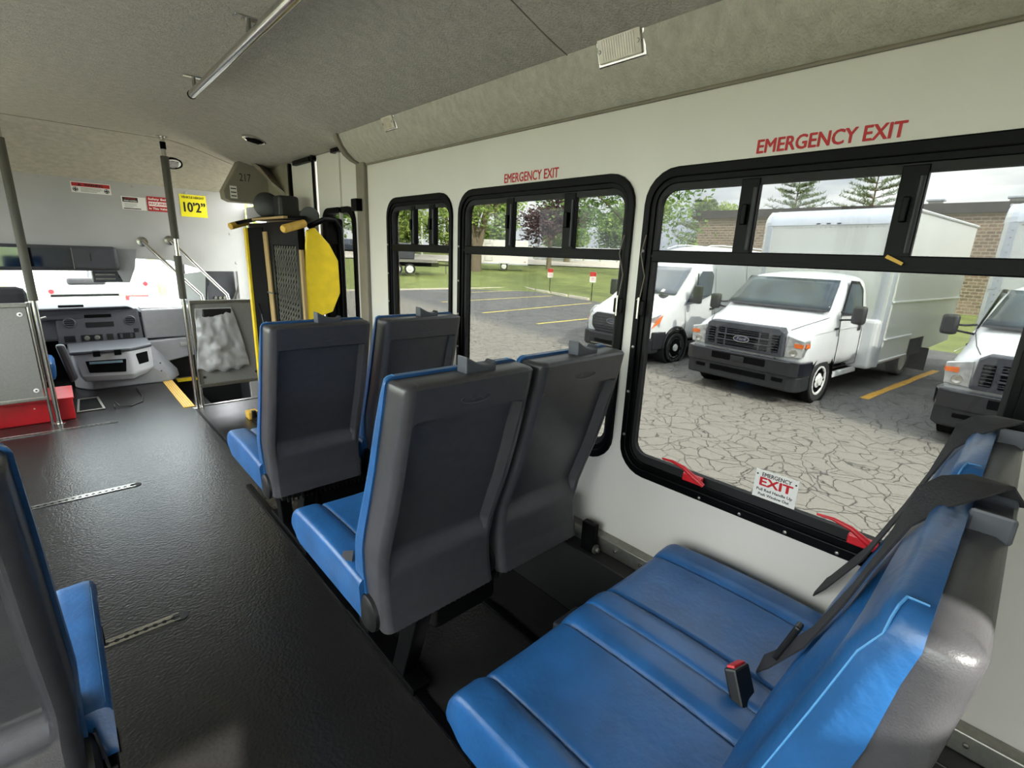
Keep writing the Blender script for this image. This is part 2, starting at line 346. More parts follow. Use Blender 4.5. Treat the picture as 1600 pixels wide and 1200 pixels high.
# windows
def window(name, y0, y1, z0, z1, mull, zb=1.395, k=1.0):
    R = .105; root = struct(name, MB().ring(rrect(y0, y1, z0, z1, R, c=WX-.012), rrect(y0+.022*k, y1-.022*k, z0+.03, z1-.03, R-.025, c=WX-.012), (.07, 0, 0)), M['frame'], bevel=.003)
    obj('inner_frame', MB().ring(rrect(y0+.020*k, y1-.020*k, z0+.028, z1-.028, R-.025, c=WX-.004), rrect(y0+.036*k, y1-.038*k, z0+.05, z1-.046, R-.04, c=WX-.004), (.05, 0, 0)), M['frame'], root, bevel=.002)
    obj('gasket', MB().ring(rrect(y0+.036*k, y1-.036*k, z0+.05, z1-.045, R-.05, c=WX+.004), rrect(y0+.046*k, y1-.052*k, z0+.078, z1-.066, R-.06, c=WX+.004), (.02, 0, 0)), M['rubber'], root)
    cb = obj('crossbar', MB().box(WX+.000, WX+.022, y0+.04*k, y1-.04*k, zb-.019, zb+.019), M['frame'], root, bevel=.003)
    obj('channel', MB().box(WX-.004, WX+.002, y0+.04*k, y1-.04*k, zb-.004, zb+.004), M['frame'], cb)
    obj('lower_pane', MB().box(WX+.012, WX+.016, y0+.04*k, y1-.04*k, z0+.065, zb-.01), M['glass'], root)
    ys = [y0+.04*k]+sorted(m_[0] for m_ in mull)+[y1-.04*k]
    for i, (a, b) in enumerate(zip(ys, ys[1:])):
        dx = .0 if i == 1 else .005
        obj('upper_pane', MB().box(WX+.009+dx, WX+.012+dx, a, b, zb+.01, z1-.05), M['glass'], root)
    for (ym, wd) in mull:
        mu = obj('mullion', MB().box(WX+.0, WX+.022, ym-wd/2, ym+wd/2, zb+.015, z1-.05), M['frame'], root, bevel=.002)
        obj('latch', MB().box(WX-.016, WX+.0, ym-.004, ym+.010, (zb+z1)/2-.04, (zb+z1)/2+.015), M['frame'], mu, bevel=.003)
        obj('pull_strip', MB().tube([(WX-.004, ym-wd/2+.008, zb+.025), (WX-.004, ym-wd/2+.008, z1-.075)], .006, 8), M['autoblack'], mu)
    for (yy, zz) in [(y1-.014, z0+.14+i*.16) for i in range(5)]+[(y0+.13+i*.13, z0+.012) for i in range(int((y1-y0-.2)/.13))]:
        obj('screw', MB().lathe((WX-.0125, yy, zz), (-1, 0, 0), [(0, .0055), (.003, .005), (.004, .001)], 8), M['steel'], root)
    return root
w1 = window('window_1', *WINS[0], [(2.365, .042), (2.185, .055)], k=.9)
w2 = window('window_2', *WINS[1], [(1.60, .045), (1.27, .055)])
w3 = window('window_3', *WINS[2], [(.615, .05), (.255, .05)])
w1['label'] = 'small black framed sliding window beside the lift'; w2['label'] = 'black framed window behind the middle seats'; w3['label'] = 'large nearest black framed emergency exit window'
for wn, yy in ((w3, .915), (w2, 1.0)):       # hinge clips on the side frames
    hc = obj('hinge_clip', MB().box(WX-.022, WX-.010, yy-.018, yy+.018, 1.20, 1.25), M['frame'], wn, bevel=.003)
    obj('pin', MB().cyl((WX-.026, yy, 1.19), (WX-.026, yy, 1.26), .004, 8), M['chrome'], hc)
    obj('wire', MB().tube([(WX-.02, yy, 1.26), (WX-.022, yy-.01, 1.33), (WX-.022, yy+.012, 1.40), (WX-.02, yy, 1.46)], .0018, 5), M['trim'], hc)
ls = [(WX-.016, .272), (WX-.012, .235)]
obj('tie_tag', MB().quadbox([(WX-.02, .268, 1.415), (WX-.02, .235, 1.398), (WX-.02, .238, 1.392), (WX-.02, .272, 1.408)], (.002, 0, 0)), M['ochre'], w3)
# red release handles
for a, b, lab in ((.755, .605, 'red curved release handle at the far bottom corner of the large window'), (.29, .14, 'red curved release handle nearest the rear seat on the large window')):
    h = thing('release_handle', (WX-.02, (a+b)/2, .70), lab, 'handle', 'red window release handles')
    mb = MB(); P_ = [(WX-.03, b+.0, .695), (WX-.033, b+.03, .712), (WX-.036, b+.07, .735), (WX-.034, b+.11, .742), (WX-.03, a, .738)]
    rr = [.007, .009, .007, .005, .003]
    mb.tube(P_, rr, 10); o = obj('lever', mb, M['red'], h, smooth=True)
    obj('pivot', MB().box(WX-.028, WX-.010, b+.01, b+.075, .688, .715), M['red'], h, bevel=.004)
# unseen left and rear windows, sized for fill light and sun patches; clear panes
for i, (a, b, c_, d) in enumerate(LW):
    o = struct('window_%d' % (10+i), MB().ring(rrect(a-.03, b+.03, c_-.03, d+.03, .05, c=LX-.06), rrect(a+.03, b-.03, c_+.03, d-.03, .03, c=LX-.06), (.07, 0, 0)), M['frame'])
    obj('pane', MB().box(LX-.03, LX-.026, a+.02, b-.02, c_+.02, d-.02), M['clear'], o)
for k, (a, b, c_, d) in enumerate(((-.85, -.28, .70, 1.53), (.20, .40, 1.45, 1.62))):
    o = struct('window_%d' % (7+k), MB().ring([(x_, BY-.055, z_) for _, x_, z_ in rrect(a-.03, b+.03, c_-.03, d+.03, .03)], [(x_, BY-.055, z_) for _, x_, z_ in rrect(a+.01, b-.01, c_+.01, d-.01, .02)], (0, .07, 0)), M['frame'])
    obj('pane', MB().box(a, b, BY-.03, BY-.026, c_, d), M['clear'], o)
# the two lift doors
def liftdoor(name, y0, y1, win):
    mb = MB()
    if win: a, b, c_, d = win; mb.box(WX, WX+.04, y0, a, 0, 1.985); mb.box(WX, WX+.04, b, y1, 0, 1.985); mb.box(WX, WX+.04, a, b, 0, c_); mb.box(WX, WX+.04, a, b, d, 1.985)
    else: mb.box(WX, WX+.04, y0, y1, 0, 1.985)
    o = struct(name, mb, M['wall'])
    if win:
        f = obj('window_frame', MB().ring(rrect(a-.02, b+.02, c_-.02, d+.02, .1, c=WX-.012), rrect(a+.02, b-.02, c_+.02, d-.02, .08, c=WX-.012), (.06, 0, 0)), M['frame'], o, bevel=.003)
        obj('pane', MB().box(WX+.02, WX+.024, a, b, c_, d), M['glass'], f)
    return o
d1 = liftdoor('door_1', 3.0, 3.60, (3.05, 3.52, .75, 1.62)); d2 = liftdoor('door_2', 3.63, 4.12, (3.72, 4.05, .75, 1.62))
obj('stiffener', MB().box(WX-.012, WX, 3.22, 3.25, .0, 1.97), M['wall'], d1); obj('latch_rod', MB().tube([(WX-.02, 3.615, 1.98), (WX-.02, 3.615, 1.55)], .012, 8), M['frame'], d1)
obj('hinge', MB().box(WX-.02, WX, 4.08, 4.12, .2, 1.98), M['frame'], d2)
mb = MB().box(WX-.03, WX, 3.05, 3.30, 1.965, 1.99); mb.box(WX-.03, WX, 3.66, 3.98, 1.955, 1.985); mb.cyl((WX-.03, 3.62, 1.97), (WX+.0, 3.62, 1.97), .02, 10)
struct('trim_15', mb, M['frame'])
struct('trim_16', MB().box(WX-.005, WX+.05, 2.96, 4.14, 1.985, 2.06), M['trim'])
# entrance door with tall glass, seen edge-on
o = struct('door_3', MB().ring([(WX+.01, y_, z_) for y_, z_ in ((5.40, 1.72), (4.76, 1.72), (4.76, -.7), (5.40, -.7))], [(WX+.01, y_, z_) for y_, z_ in ((5.34, 1.62), (4.82, 1.62), (4.82, .42), (5.34, .42))], (.03, 0, 0)), M['dash'])
obj('pane', MB().box(WX+.02, WX+.026, 4.82, 5.34, .42, 1.62), M['clear'], o)

# words on the wall
WY = Vector((0, -1, 0))
o = text('wall_lettering', 'EMERGENCY EXIT', .048, M['redink'], None, (WX-.001, .452, 1.686), WY, (0, 0, 1), bold=.028, width=.322)
tag(o, 'red EMERGENCY EXIT lettering above the large nearest window', 'lettering', 'emergency exit wall lettering')
o = text('wall_lettering', 'EMERGENCY EXIT', .05, M['redink'], None, (WX-.001, 1.487, 1.685), WY, (0, 0, 1), bold=.022, width=.305)
tag(o, 'red EMERGENCY EXIT lettering above the middle window', 'lettering', 'emergency exit wall lettering')
ex = thing('exit_sticker', (WX+.01, .415, .72), 'white sticker with red EXIT at the bottom of the large window', 'sticker')
obj('backing', MB().quadbox([(WX+.0095, .472, .795), (WX+.0095, .355, .795), (WX+.0095, .355, .690), (WX+.0095, .472, .690)], (.002, 0, 0)), M['paper'], ex)
for s, z, sz, wd, m_, b_ in (('EMERGENCY', .782, .017, .080, 'ink', .022), ('EXIT', .759, .036, .088, 'red', .045), ('Pull Red Handle Up', .735, .012, .098, 'ink', .03), ('Push Window Out', .720, .012, .085, 'ink', .03)):
    text('lettering', s, sz, M[m_], ex, (WX+.0088, .4135, z), WY, (0, 0, 1), bold=b_, width=wd, depth=.0003)
for y_ in (.466, .361): obj('star', MB().lathe((WX+.0088, y_, .781), (-1, 0, 0), [(0, .003), (.0004, .003)], 5), M['ink'], ex)

# ------------------------------------------------------------------ seats
ZP = [.375, .44, .52, .60, .68, .76, .86, .98, 1.06, 1.09]
YR = [.135, .150, .155, .142, .115, .086, .056, .026, .008, .002]     # rear face of the shell
YB = [.215, .235, .250, .240, .215, .186, .152, .118, .098, .090]     # where the blue cover starts
YF = [.300, .315, .318, .300, .268, .236, .198, .160, .132, .118]     # front of the blue cover
ip = lambda z, T: float(np.interp(z, ZP, T))
BW = .395
def hw(z): return BW/2*(1-.012*sst(.9, 1.1, z)-.03*sst(.62, .50, z))
def backrest_mesh():
    zs = sorted(set([.375+.715*i/46 for i in range(47)]+[.995, 1.0, 1.005, 1.01, 1.015, .535, .545, .555, .565, .575, .585, .595, .605]))
    cols = [-1, -.97, -.93, -.9, -.885, -.87, -.855, -.84, -.82, -.78]+[-.7+.2*i for i in range(8)]+[.78, .82, .84, .855, .87, .885, .9, .93, .97, 1]
    rows = []
    def section(z, shrink=0.0, zoff=0.0):
        h = hw(z)-shrink; R = .024; yr = ip(z, YR)+shrink; yb = ip(z, YB)
        pts = [(-h, yb), (-h, (yb+yr+R)/2)]
        for i in range(5): a = math.radians(180+90*i/4); pts.append((-h+R+R*math.cos(a), yr+R+R*math.sin(a)))
        for c_ in cols:
            u = c_*(h-R); au = abs(u)
            d = .030*sst(.168, .158, au)*sst(1.008, 1.001, z)*sst(.53, .61, z)
            d += .004*sst(.178, .17, au)*sst(1.0, .9, z)*sst(.5, .6, z)
            pts.append((u, yr+d))
        for i in range(5): a = math.radians(270+90*i/4); pts.append((h-R+R*math.cos(a), yr+R+R*math.sin(a)))
        pts += [(h, (yb+yr+R)/2), (h, yb)]
        return [(px+BW/2, py, z+zoff) for px, py in pts]
    rows.append(section(.375, .02, -.008)); rows += [section(z) for z in zs]
    rows += [section(1.09, .004, .006), section(1.09, .012, .010)]
    rows.append([(a, b*.5+(ip(1.09, YB))*.5, c) for a, b, c in rows[-1]]); rows.append([(a, ip(1.09, YB), c-.001) for a, b, c in rows[-2]])
    rows.insert(0, [(a, ip(.375, YB), c) for a, b, c in rows[0]])
    mb = MB(); mb.grid(rows)
    return mb
TOPZ = .016
def upholstery_mesh():
    zs = [.42, .44, .48]+[.52+.56*i/22 for i in range(23)]+[1.09]
    rows = []
    def section(z, s_=0, zo=0):
        h = hw(z)+.006-s_; yb = ip(z, YB)-.004; yf = ip(z, YF)-s_*.55; R = min(.03, yf-yb-.002)
        pts = [(-h, yb)]
        for i in range(6): a = math.radians(180-90*i/5); pts.append((-h+R+R*math.cos(a), yf-R+R*math.sin(a)))
        for c_ in [-.8+.1*i for i in range(17)]:
            u = c_*(h-R); pts.append((u, yf-.022*sst(.15, .10, abs(u))*sst(.5, .6, z)*sst(1.06, .98, z)))
        for i in range(6): a = math.radians(90-90*i/5); pts.append((h-R+R*math.cos(a), yf-R+R*math.sin(a)))
        pts.append((h, yb))
        return [(px+BW/2, py, z+zo) for px, py in pts]
    rows = [section(z) for z in zs]+[section(1.09, .004, TOPZ*.5), section(1.09, .012, TOPZ*.82), section(1.09, .022, TOPZ)]
    return MB().loft(rows)
def stitch_mesh(sx):
    mb = MB()
    if True:
        pts = []
        for i in range(26):
            z = .5+.56*i/25; x_ = (BW/2-hw(z)-.004+.006) if sx == 0 else (BW/2+hw(z)+.004-.006); pts.append((x_, ip(z, YF)-.010, z))
        x_ = pts[-1][0]; e = .03 if sx == 0 else -.03
        sg = 1 if sx == 0 else -1; T_ = 1.09+TOPZ+.0006; f_ = ip(1.09, YF)
        pts += [(x_+sg*.000, f_-.009, 1.087), (x_+sg*.002, f_-.011, 1.09+TOPZ*.5), (x_+sg*.009, f_-.013, 1.09+TOPZ*.84), (x_+sg*.018, f_-.016, T_), (x_+sg*.019, (ip(1.09, YB)+f_)/2, T_), (x_+sg*.019, ip(1.09, YB), T_)]
        mb.tube(pts, .0012, 5)
    return mb
CW = .452
def cushion_mesh(seams=(.10, .352), strip=0):
    xs_ = sorted(set([i*CW/40 for i in range(41)]+[s+d for s in seams for d in (-.008, -.004, 0, .004, .008)]+[.004, .012, CW-.004, CW-.012]))
    ys_ = [.245, .26, .28]+[.30+.44*i/22 for i in range(23)]+[.755, .765, .772, .777]
    def top(x_, y_):
        z = .487+.010*math.sin(PI*min(1, max(0, (y_-.25)/.53)))
        u = (x_-CW/2)/(CW/2); z -= .006*(1-abs(u))
        if x_ < seams[0]: z += .010*sst(seams[0], seams[0]-.03, x_)
        if x_ > seams[1]: z += .008*sst(seams[1], seams[1]+.03, x_)
        for s in seams: z -= .007*math.exp(-((x_-s)/.005)**2)
        e = min(x_, CW-x_)/.022
        if e < 1: z -= .020*(1-math.sqrt(max(0, 1-(1-e)**2)))
        e = (.777-y_)/.05
        if e < 1: z -= .05*(1-math.sqrt(max(0, 1-(1-e)**2)))
        return z
    rows = []
    for y_ in ys_:
        row = [(x_, y_, top(x_, y_)) for x_ in xs_]
        zb = .375+.03*sst(.72, .777, y_)
        ring = [(xs_[-1]-.004, y_, zb), (xs_[0]+.004, y_, zb)]
        rows.append(row+ring)
    return MB().loft(rows)
def guide_mesh(x0, wd, y0=.035, hh=.046):
    mb = MB(); n_ = 11
    top = [(x0+wd*i/(n_-1), 1.096+hh*(1-.62*math.sin(min(1, (i/(n_-1))*1.25)*PI/2))+(.010 if i == n_-1 else 0)) for i in range(n_)]
    pts = [(x0+wd, 1.092), (x0, 1.092)]+top
    mb.quadbox([(a, y0, b) for a, b in pts], (0, .04, 0)); return mb
def make_single(parent, x_, y0, guide=(.185, .085)):
    """a backrest (shell > cover, stitching, belt guide) and its cushion as parts of a double seat"""
    def part(name, mb, m, par, **k):
        o = obj(name, mb, m, par, **k); return o
    b = obj('backrest', SM['back'], M['shell'], parent, smooth=45); b.location = (x_, y0, 0)
    obj('cover', SM['up'], M['blue'], b, smooth=55); obj('stitching', SM['st0'], M['stitch'], b); obj('stitching', SM['st1'], M['stitch'], b)
    obj('belt_guide', guide_mesh(*guide), M['grille'], b, bevel=.004)
    em = MB(); em.tube([(BW/2+.045*math.cos(a), ip(1.045, YR)-.001, 1.045+.0125*math.sin(a)) for a in [2*PI*i/28 for i in range(29)]], .0012, 5, False)
    em.tube([(BW/2-.028+.056*i/6, ip(1.045, YR)-.0012, 1.045+.005*math.sin(i*2.1)) for i in range(7)], .001, 5)
    obj('emblem', em, M['grille'], b)
    obj('recliner_cap', MB().lathe((.006, .225, .40), (-1, 0, 0), [(0, .056), (.010, .054), (.016, .044), (.018, .02)], 24), M['black'], b, smooth=40)
    obj('recliner_cap', MB().lathe((BW-.006, .225, .40), (1, 0, 0), [(0, .056), (.010, .054), (.016, .044), (.018, .02)], 24), M['black'], b, smooth=40)
    c_ = obj('seat_cushion', SM['cu'], M['blue'], parent, smooth=50); c_.location = (x_-.015, y0, 0)
    for sx in (.010, CW-.010): obj('seam', MB().tube([(sx, .26+.48*i/12, .487+.010*math.sin(PI*min(1, max(0, (.01+.48*i/12)/.53)))+.003-(.0 if i < 12 else .008)) for i in range(13)], .0014, 5), M['stitch'], c_)
    return b, c_
SM = {'back': backrest_mesh(), 'up': upholstery_mesh(), 'st0': stitch_mesh(0), 'st1': stitch_mesh(1), 'cu': cushion_mesh()}
SM_ROW = dict(SM); YR0, YB0, YF0 = YR, YB, YF; TOPZ = .027
YR = [a+.10 for a in (.05, .05, .05, .04, .03, .02, -.005, -.022, -.030, -.032)]
YB = [a+.10 for a in (.13, .13, .125, .11, .095, .078, .05, .025, .015, .009)]
YF = [a+.10 for a in (.22, .22, .21, .19, .165, .14, .108, .075, .054, .040)]
TOPZ = .027; SM_BENCH = {'back': backrest_mesh(), 'up': upholstery_mesh(), 'st0': stitch_mesh(0), 'st1': stitch_mesh(1), 'cu': SM['cu']}
TOPZ = .016; YRB, YBB, YFB = YR, YB, YF; YR, YB, YF = YR0, YB0, YF0
def belt(parent, pts, wd, name='seat_belt', normal=(0, 0, 1)):
    mb = MB(); rows = []; P_ = [Vector(p) for p in pts]
    for i, p in enumerate(P_):
        t = (P_[min(i+1, len(P_)-1)]-P_[max(0, i-1)]).normalized(); s_ = Vector(normal[i] if isinstance(normal[0], tuple) else normal); s_ = (s_-t*s_.dot(t)).normalized()*wd/2
        k = t.cross(s_).normalized()*.0016
        rows.append([p-s_-k, p+s_-k, p+s_+k, p-s_+k])
    return obj(name, mb.loft(rows), M['web'], parent, smooth=60)
def buckle(parent, p, tilt):
    mt = Matrix.Translation(p) @ Matrix.Rotation(tilt, 4, 'X') @ Matrix.Rotation(.25, 4, 'Y')
    f = lambda x0, x1, y0, y1, z0, z1: MB().add([tuple(mt @ Vector(q)) for q in MB().box(x0, x1, y0, y1, z0, z1).v], MB().box(0, 1, 0, 1, 0, 1).f)
    b = obj('buckle', f(-.030, .030, -.014, .014, -.07, .02), M['black'], parent, bevel=.005)
    obj('release_button', f(-.024, .024, -.009, .009, .0, .025), M['red'], b, bevel=.003)
    return b
def frame_parts(s, X0, y0, n_=2, legx=.17):
    wd = .455*n_
    mb = MB(); mb.box(.01, wd-.02, .28, .32, .335, .372); mb.box(.01, wd-.02, .66, .70, .335, .372)
    for x_ in (.02, .42, wd-.06): mb.box(x_, x_+.035, .22, .72, .34, .37)
    obj('seat_frame', mb, M['frame'], s, bevel=.003)
    l1 = MB(); l1.quadbox([(legx-.03, .19, .335), (legx-.03, .26, .335), (legx-.03, .36, .03), (legx-.03, .29, .03)], (.055, 0, 0)); obj('leg', l1, M['frame'], s, bevel=.004)
    l2 = MB(); l2.quadbox([(legx-.03, .60, .335), (legx-.03, .67, .335), (legx-.03, .60, .03), (legx-.03, .53, .03)], (.055, 0, 0)); obj('leg', l2, M['frame'], s, bevel=.004)
    obj('foot_bar', MB().box(legx-.035, legx+.03, .22, .70, .008, .034), M['frame'], s, bevel=.004)
    # linkage below the backrest
    k = MB(); k.box(.05, wd-.08, .20, .235, .325, .345)
    for i in range(int(wd/.02)-6): k.box(.07+i*.02, .078+i*.02, .192, .20, .315, .345)
    obj('spring_strip', k, M['black'], s)
    if n_ == 2: obj('floor_mechanism', MB().box(.22, .48, .23, .62, .20, .33), M['dark'], s, bevel=.02)
def double_seat(x0, x1, y0, label, guide=(.185, .095), n_=2):
    s = thing('double_seat' if n_ == 2 else 'single_seat', (x0, y0, 0), label, 'seat', 'blue vinyl bus seats', world=False)
    make_single(s, 0, 0, guide)
    if n_ == 2: make_single(s, x1-x0, 0, guide)
    frame_parts(s, x0, y0, n_)
    return s
sA = double_seat(.53, .985, 1.82, 'front pair of charcoal-backed blue seats nearest the lift')
sB = double_seat(.51, .925, .865, 'middle pair of charcoal-backed blue seats in front of the blue bench')
SM.update(SM_BENCH); YR, YB, YF = YRB, YBB, YFB
sE = double_seat(.478, .918, -.10, 'nearest blue vinyl bench with stitched seams at the bottom right', guide=(.262, .10, .066, .03))
SM.update(SM_ROW); YR, YB, YF = YR0, YB0, YF0
for ch in sE.children:
    if ch.name.startswith('backrest'):
        ch.location.x -= .016
        for xs0 in (.30,): obj('seam', MB().tube([(xs0, .118, 1.1095), (xs0-.004, .128, 1.107), (xs0-.006, .137, 1.098)], .0012, 5), M['blue'], ch)
    if ch.name.startswith('seat_cushion'): ch.location.x += .018
sL = double_seat(-.93, -.475, .83, 'charcoal-backed blue seat at the left edge across the aisle')
for o in sA.children:
    if o.name.startswith('seat_cushion') and o.location.x > .2: pass
# armrest end and belts on the left seat
obj('armrest', MB().quadbox([(.775, .30, .49), (.86, .30, .49), (.86, .36, .47), (.775, .36, .47)], (0, .02, -.10)), M['steel'], sL, bevel=.008)
belt(sL, [(.86, .235, .46), (.872, .215, .36), (.875, .21, .26), (.862, .22, .25), (.855, .235, .40)], .016, normal=(0, 1, 0))
belt(sB, [(.01, .33, .52), (.0, .36, .51), (-.012, .38, .45)], .03, normal=(0, 1, .3))
# belts of the near bench: over the top of each backrest, down across the front
def bench_belt(xg):
    belt(sE, [(xg+.10, .08, 1.10), (xg+.08, .095, 1.132), (xg+.03, .12, 1.130), (xg-.0, .14, 1.118), (xg-.005, .155, 1.09), (xg+.03, .178, 1.0), (xg+.08, .205, .90), (xg+.16, .255, .74), (xg+.28, .33, .56), (xg+.32, .36, .50)], .045,
         normal=[(0, 1, .1), (0, 1, .1), (-.3, 1, 0), (.6, .8, 0), (1, .3, 0), (1, 0, .3), (1, 0, .4), (1, 0, .5), (1, 0, .6), (1, 0, .6)])
bench_belt(.262); bench_belt(.66)
bk1 = buckle(sE, (.475, .37, .53), -.5)
obj('tongue', MB().quadbox([(.49, .31, .60), (.53, .31, .60), (.51, .28, .70), (.485, .28, .70)], (0, .012, .004)), M['black'], sE, bevel=.004)
obj('wall_bracket', MB().box(.855, .885, .10, .16, .12, .40), M['frame'], sB, bevel=.004); obj('bracket_bolt', MB().lathe((.87, .10, .30), (0, -1, 0), [(0, .018), (.008, .018), (.010, .009), (.02, .008)], 12), M['steel'], sB)
# seat tracks in the floor
tr = MB().box(.655, .685, -.3, 2.95, -.001, .010); o = obj('seat_rail', tr, M['frame'], bevel=.002); tag(o, 'long black seat rail running lengthwise under the seats', 'rail')
tr = MB().box(1.10, 1.13, -.3, 2.95, -.001, .010); o = obj('seat_rail', tr, M['frame'], bevel=.002); tag(o, 'black seat rail nearest the window wall', 'rail')
o = obj('floor_strip', MB().box(.73, .745, 2.95, 4.76, 0, .004), M['frame']); tag(o, 'thin dark floor joint strip leading to the entrance', 'strip')
for y_, x1, lab in ((1.97, .165, 'nearest slotted aluminium tie-down track in the floor'), (3.35, .175, 'middle slotted aluminium tie-down track in the floor'), (4.70, .18, 'farthest slotted aluminium tie-down track beside the red box')):
    t = thing('floor_track', (x1-.5, y_, 0), lab, 'track', 'floor tracks')
    obj('channel', MB().box(-.95, x1, y_-.022, y_+.022, -.001, .003), M['chrome'], t)
    sl = MB(); n_ = int((x1+.95)/.028)
    sl.box(-.95, x1, y_-.003, y_+.003, .003, .0036)
    for k in range(n_):
        cx = x1-.02-k*.028; sl.add([(cx+.0085*math.cos(a*PI/4), y_+.0085*math.sin(a*PI/4), .0038) for a in range(8)], [tuple(range(8))])
    obj('slot', sl, M['dark'], t)['kind'] = 'stuff'
    e = MB(); e.box(-.95, x1-.0, y_-.022, y_-.017, .003, .005); e.box(-.95, x1, y_+.017, y_+.022, .003, .005); obj('lip', e, M['chrome'], t)
    e = MB(); e.lathe((x1+.002, y_, -.001), (0, 0, 1), [(0, .026), (.004, .026), (.0045, .018)], 20); obj('end_cap', e, M['rubber'], t)

# ------------------------------------------------------------------ ceiling fittings
h = thing('ceiling_handrail', (.60, 2.2, 2.04), 'long polished steel handrail hung below the ceiling', 'handrail')
obj('rail', MB().tube([(.627, y_, 2.075) for y_ in (-.5, 1.93)], .0195, 18), M['chrome'], h, smooth=True)
obj('rail_sleeve', MB().tube([(.627, 1.93, 2.075), (.627, 3.03, 2.075)], .0178, 18), M['chrome'], h, smooth=True)
obj('end_cap', MB().lathe((.627, 3.025, 2.075), (0, 1, 0), [(0, .0195), (.012, .0195), (.02, .012)], 16), M['dark'], h)
for y_ in (2.96, 2.08, .9):
    b = obj('bracket', MB().cyl((.627, y_, 2.085), (.627, y_, 2.138), .009, 10), M['steel'], h)
    obj('flange', MB().box(.582, .672, y_-.016, y_+.016, 2.134, 2.14), M['chrome'], b, bevel=.003)
def dome(y0, y1, z0, lab, base):
    ax = Vector((0, 0, 0)); c0 = Vector((1.322, (y0+y1)/2, 1.985))
    d = thing('dome_light', tuple(c0), lab, 'light', 'cove lights')
    nrm = Vector((-.93, 0, -.37)).normalized(); up_ = Vector((.37, 0, -.93)).normalized(); Y = Vector((0, 1, 0))
    def plate(w_, h_, a, b): 
        P_ = [c0+Y*sx*w_/2+up_*sy*h_/2+nrm*a for sx, sy in ((-1, -1), (1, -1), (1, 1), (-1, 1))]; return MB().quadbox(P_, nrm*(b-a))
    W_ = y1-y0
    obj('base', plate(W_, base, -.012, .004), M['chrome'] if W_ > .12 else M['white'], d, bevel=.004)
    ln = obj('lens', plate(W_-.02, base-.018, .004, .013), lensm, d, bevel=.006)
    if W_ > .12:
        for s_ in (-1, 1): obj('screw', MB().lathe(c0+Y*s_*(W_/2-.018)+nrm*.013, nrm, [(0, .006), (.002, .005)], 8), M['steel'], ln)
        rb = MB()
        for k in range(14):
            q = c0+Y*(-W_/2+.03+k*(W_-.06)/13)+nrm*.0135; rb.tube([q-up_*(base/2-.016), q+up_*(base/2-.016)], .0012, 4)
        obj('lens_rib', rb, lensm, ln)
    else:
        rb = MB()
        for s_ in (-1, 1): rb.tube([c0+nrm*.0135-Y*W_*.34-up_*s_*base*.34, c0+nrm*.0135+Y*W_*.34+up_*s_*base*.34], .0015, 4)
        obj('lens_rib', rb, M['chrome'], ln)
lensm = mat('frosted_lens', srgb(205, 196, 176), .25, nscale=30, namt=.1, coat=.6)
dome(.915, 1.085, 0, 'rectangular frosted dome light on the fabric cove, nearest', .085)
dome(2.30, 2.42, 0, 'small square dome light on the cove near the lift', .075)
for p, nrm, lab in (((1.12, 3.79, cz(1.12)), Vector((-.15, 0, -1)), 'round ceiling speaker nearer the lift'), ((.86, 5.10, 2.005), Vector((0, -.49, -.87)), 'round ceiling speaker in the sloped front headliner')):
    s = thing('ceiling_speaker', p, lab, 'speaker', 'round ceiling speakers')
    obj('bezel', MB().lathe(p, nrm, [(-.005, .075), (.008, .075), (.012, .066), (.010, .06)], 28), M['chrome'] if p[1] < 4 else M['dark'], s, smooth=30)
    gr_ = obj('grille', MB().lathe(Vector(p)+nrm.normalized()*.008, nrm, [(0, .058), (.006, .05), (.008, .01)], 28), M['dark'] if p[1] < 4 else M['white'], s)
    nn = nrm.normalized(); su = nn.cross(Vector((1, 0, 0))).normalized(); sx_ = nn.cross(su)
    for k in range(-2, 3): obj('grille_slot', MB().tube([Vector(p)+nn*.0165+su*k*.018-sx_*.036, Vector(p)+nn*.0165+su*k*.018+sx_*.036], .003, 5), M['dark'], gr_)

# ------------------------------------------------------------------ front: poles, barriers, signs
def pole_flange(par, p, up_=1):
    return obj('flange', MB().lathe(p, (0, 0, up_), [(0, .038), (.004, .038), (.006, .02), (.02, .019)], 20), M['chrome'], par, smooth=30)
t = thing('entry_barrier', (.75, 4.75, 0), 'grey panel barrier with padded pole beside the entrance steps', 'barrier')
obj('pole', MB().tube([(.752, 4.75, 0), (.752, 4.75, 2.135)], .0155, 16), M['chrome'], t, smooth=True); pole_flange(t, (.752, 4.75, 0)); pole_flange(t, (.752, 4.75, 2.138), -1)
obj('pole', MB().tube([(.790, 4.75, .0), (.790, 4.75, .90)], .012, 12), M['chrome'], t, smooth=True)
obj('foam_sleeve', MB().tube([(.752, 4.75, .93), (.752, 4.75, 1.27)], .027, 16), M['foam'], t, smooth=True)
obj('foam_sleeve', MB().tube([(.752, 4.75, 1.40), (.752, 4.75, 2.0)], .027, 16), M['foam'], t, smooth=True)
obj('collar', MB().tube([(.752, 4.75, 2.05), (.752, 4.75, 2.10)], .0195, 16), M['dark'], t)
obj('top_rail', MB().box(.785, 1.30, 4.735, 4.765, .885, .915), M['steel'], t, bevel=.006)
obj('bottom_rail', MB().box(.785, 1.30, 4.735, 4.765, .17, .20), M['steel'], t, bevel=.006)
obj('panel', MB().box(.80, 1.30, 4.742, 4.758, .20, .885), M['panel'], t)
obj('edging', MB().box(.80, .815, 4.738, 4.762, .20, .885), M['steel'], t)
for a, b in ((.83, .26), (1.24, .26)): obj('bolt', MB().lathe((a, 4.742, b), (0, -1, 0), [(0, .012), (.006, .010), (.008, .003)], 12), M['black'], t)
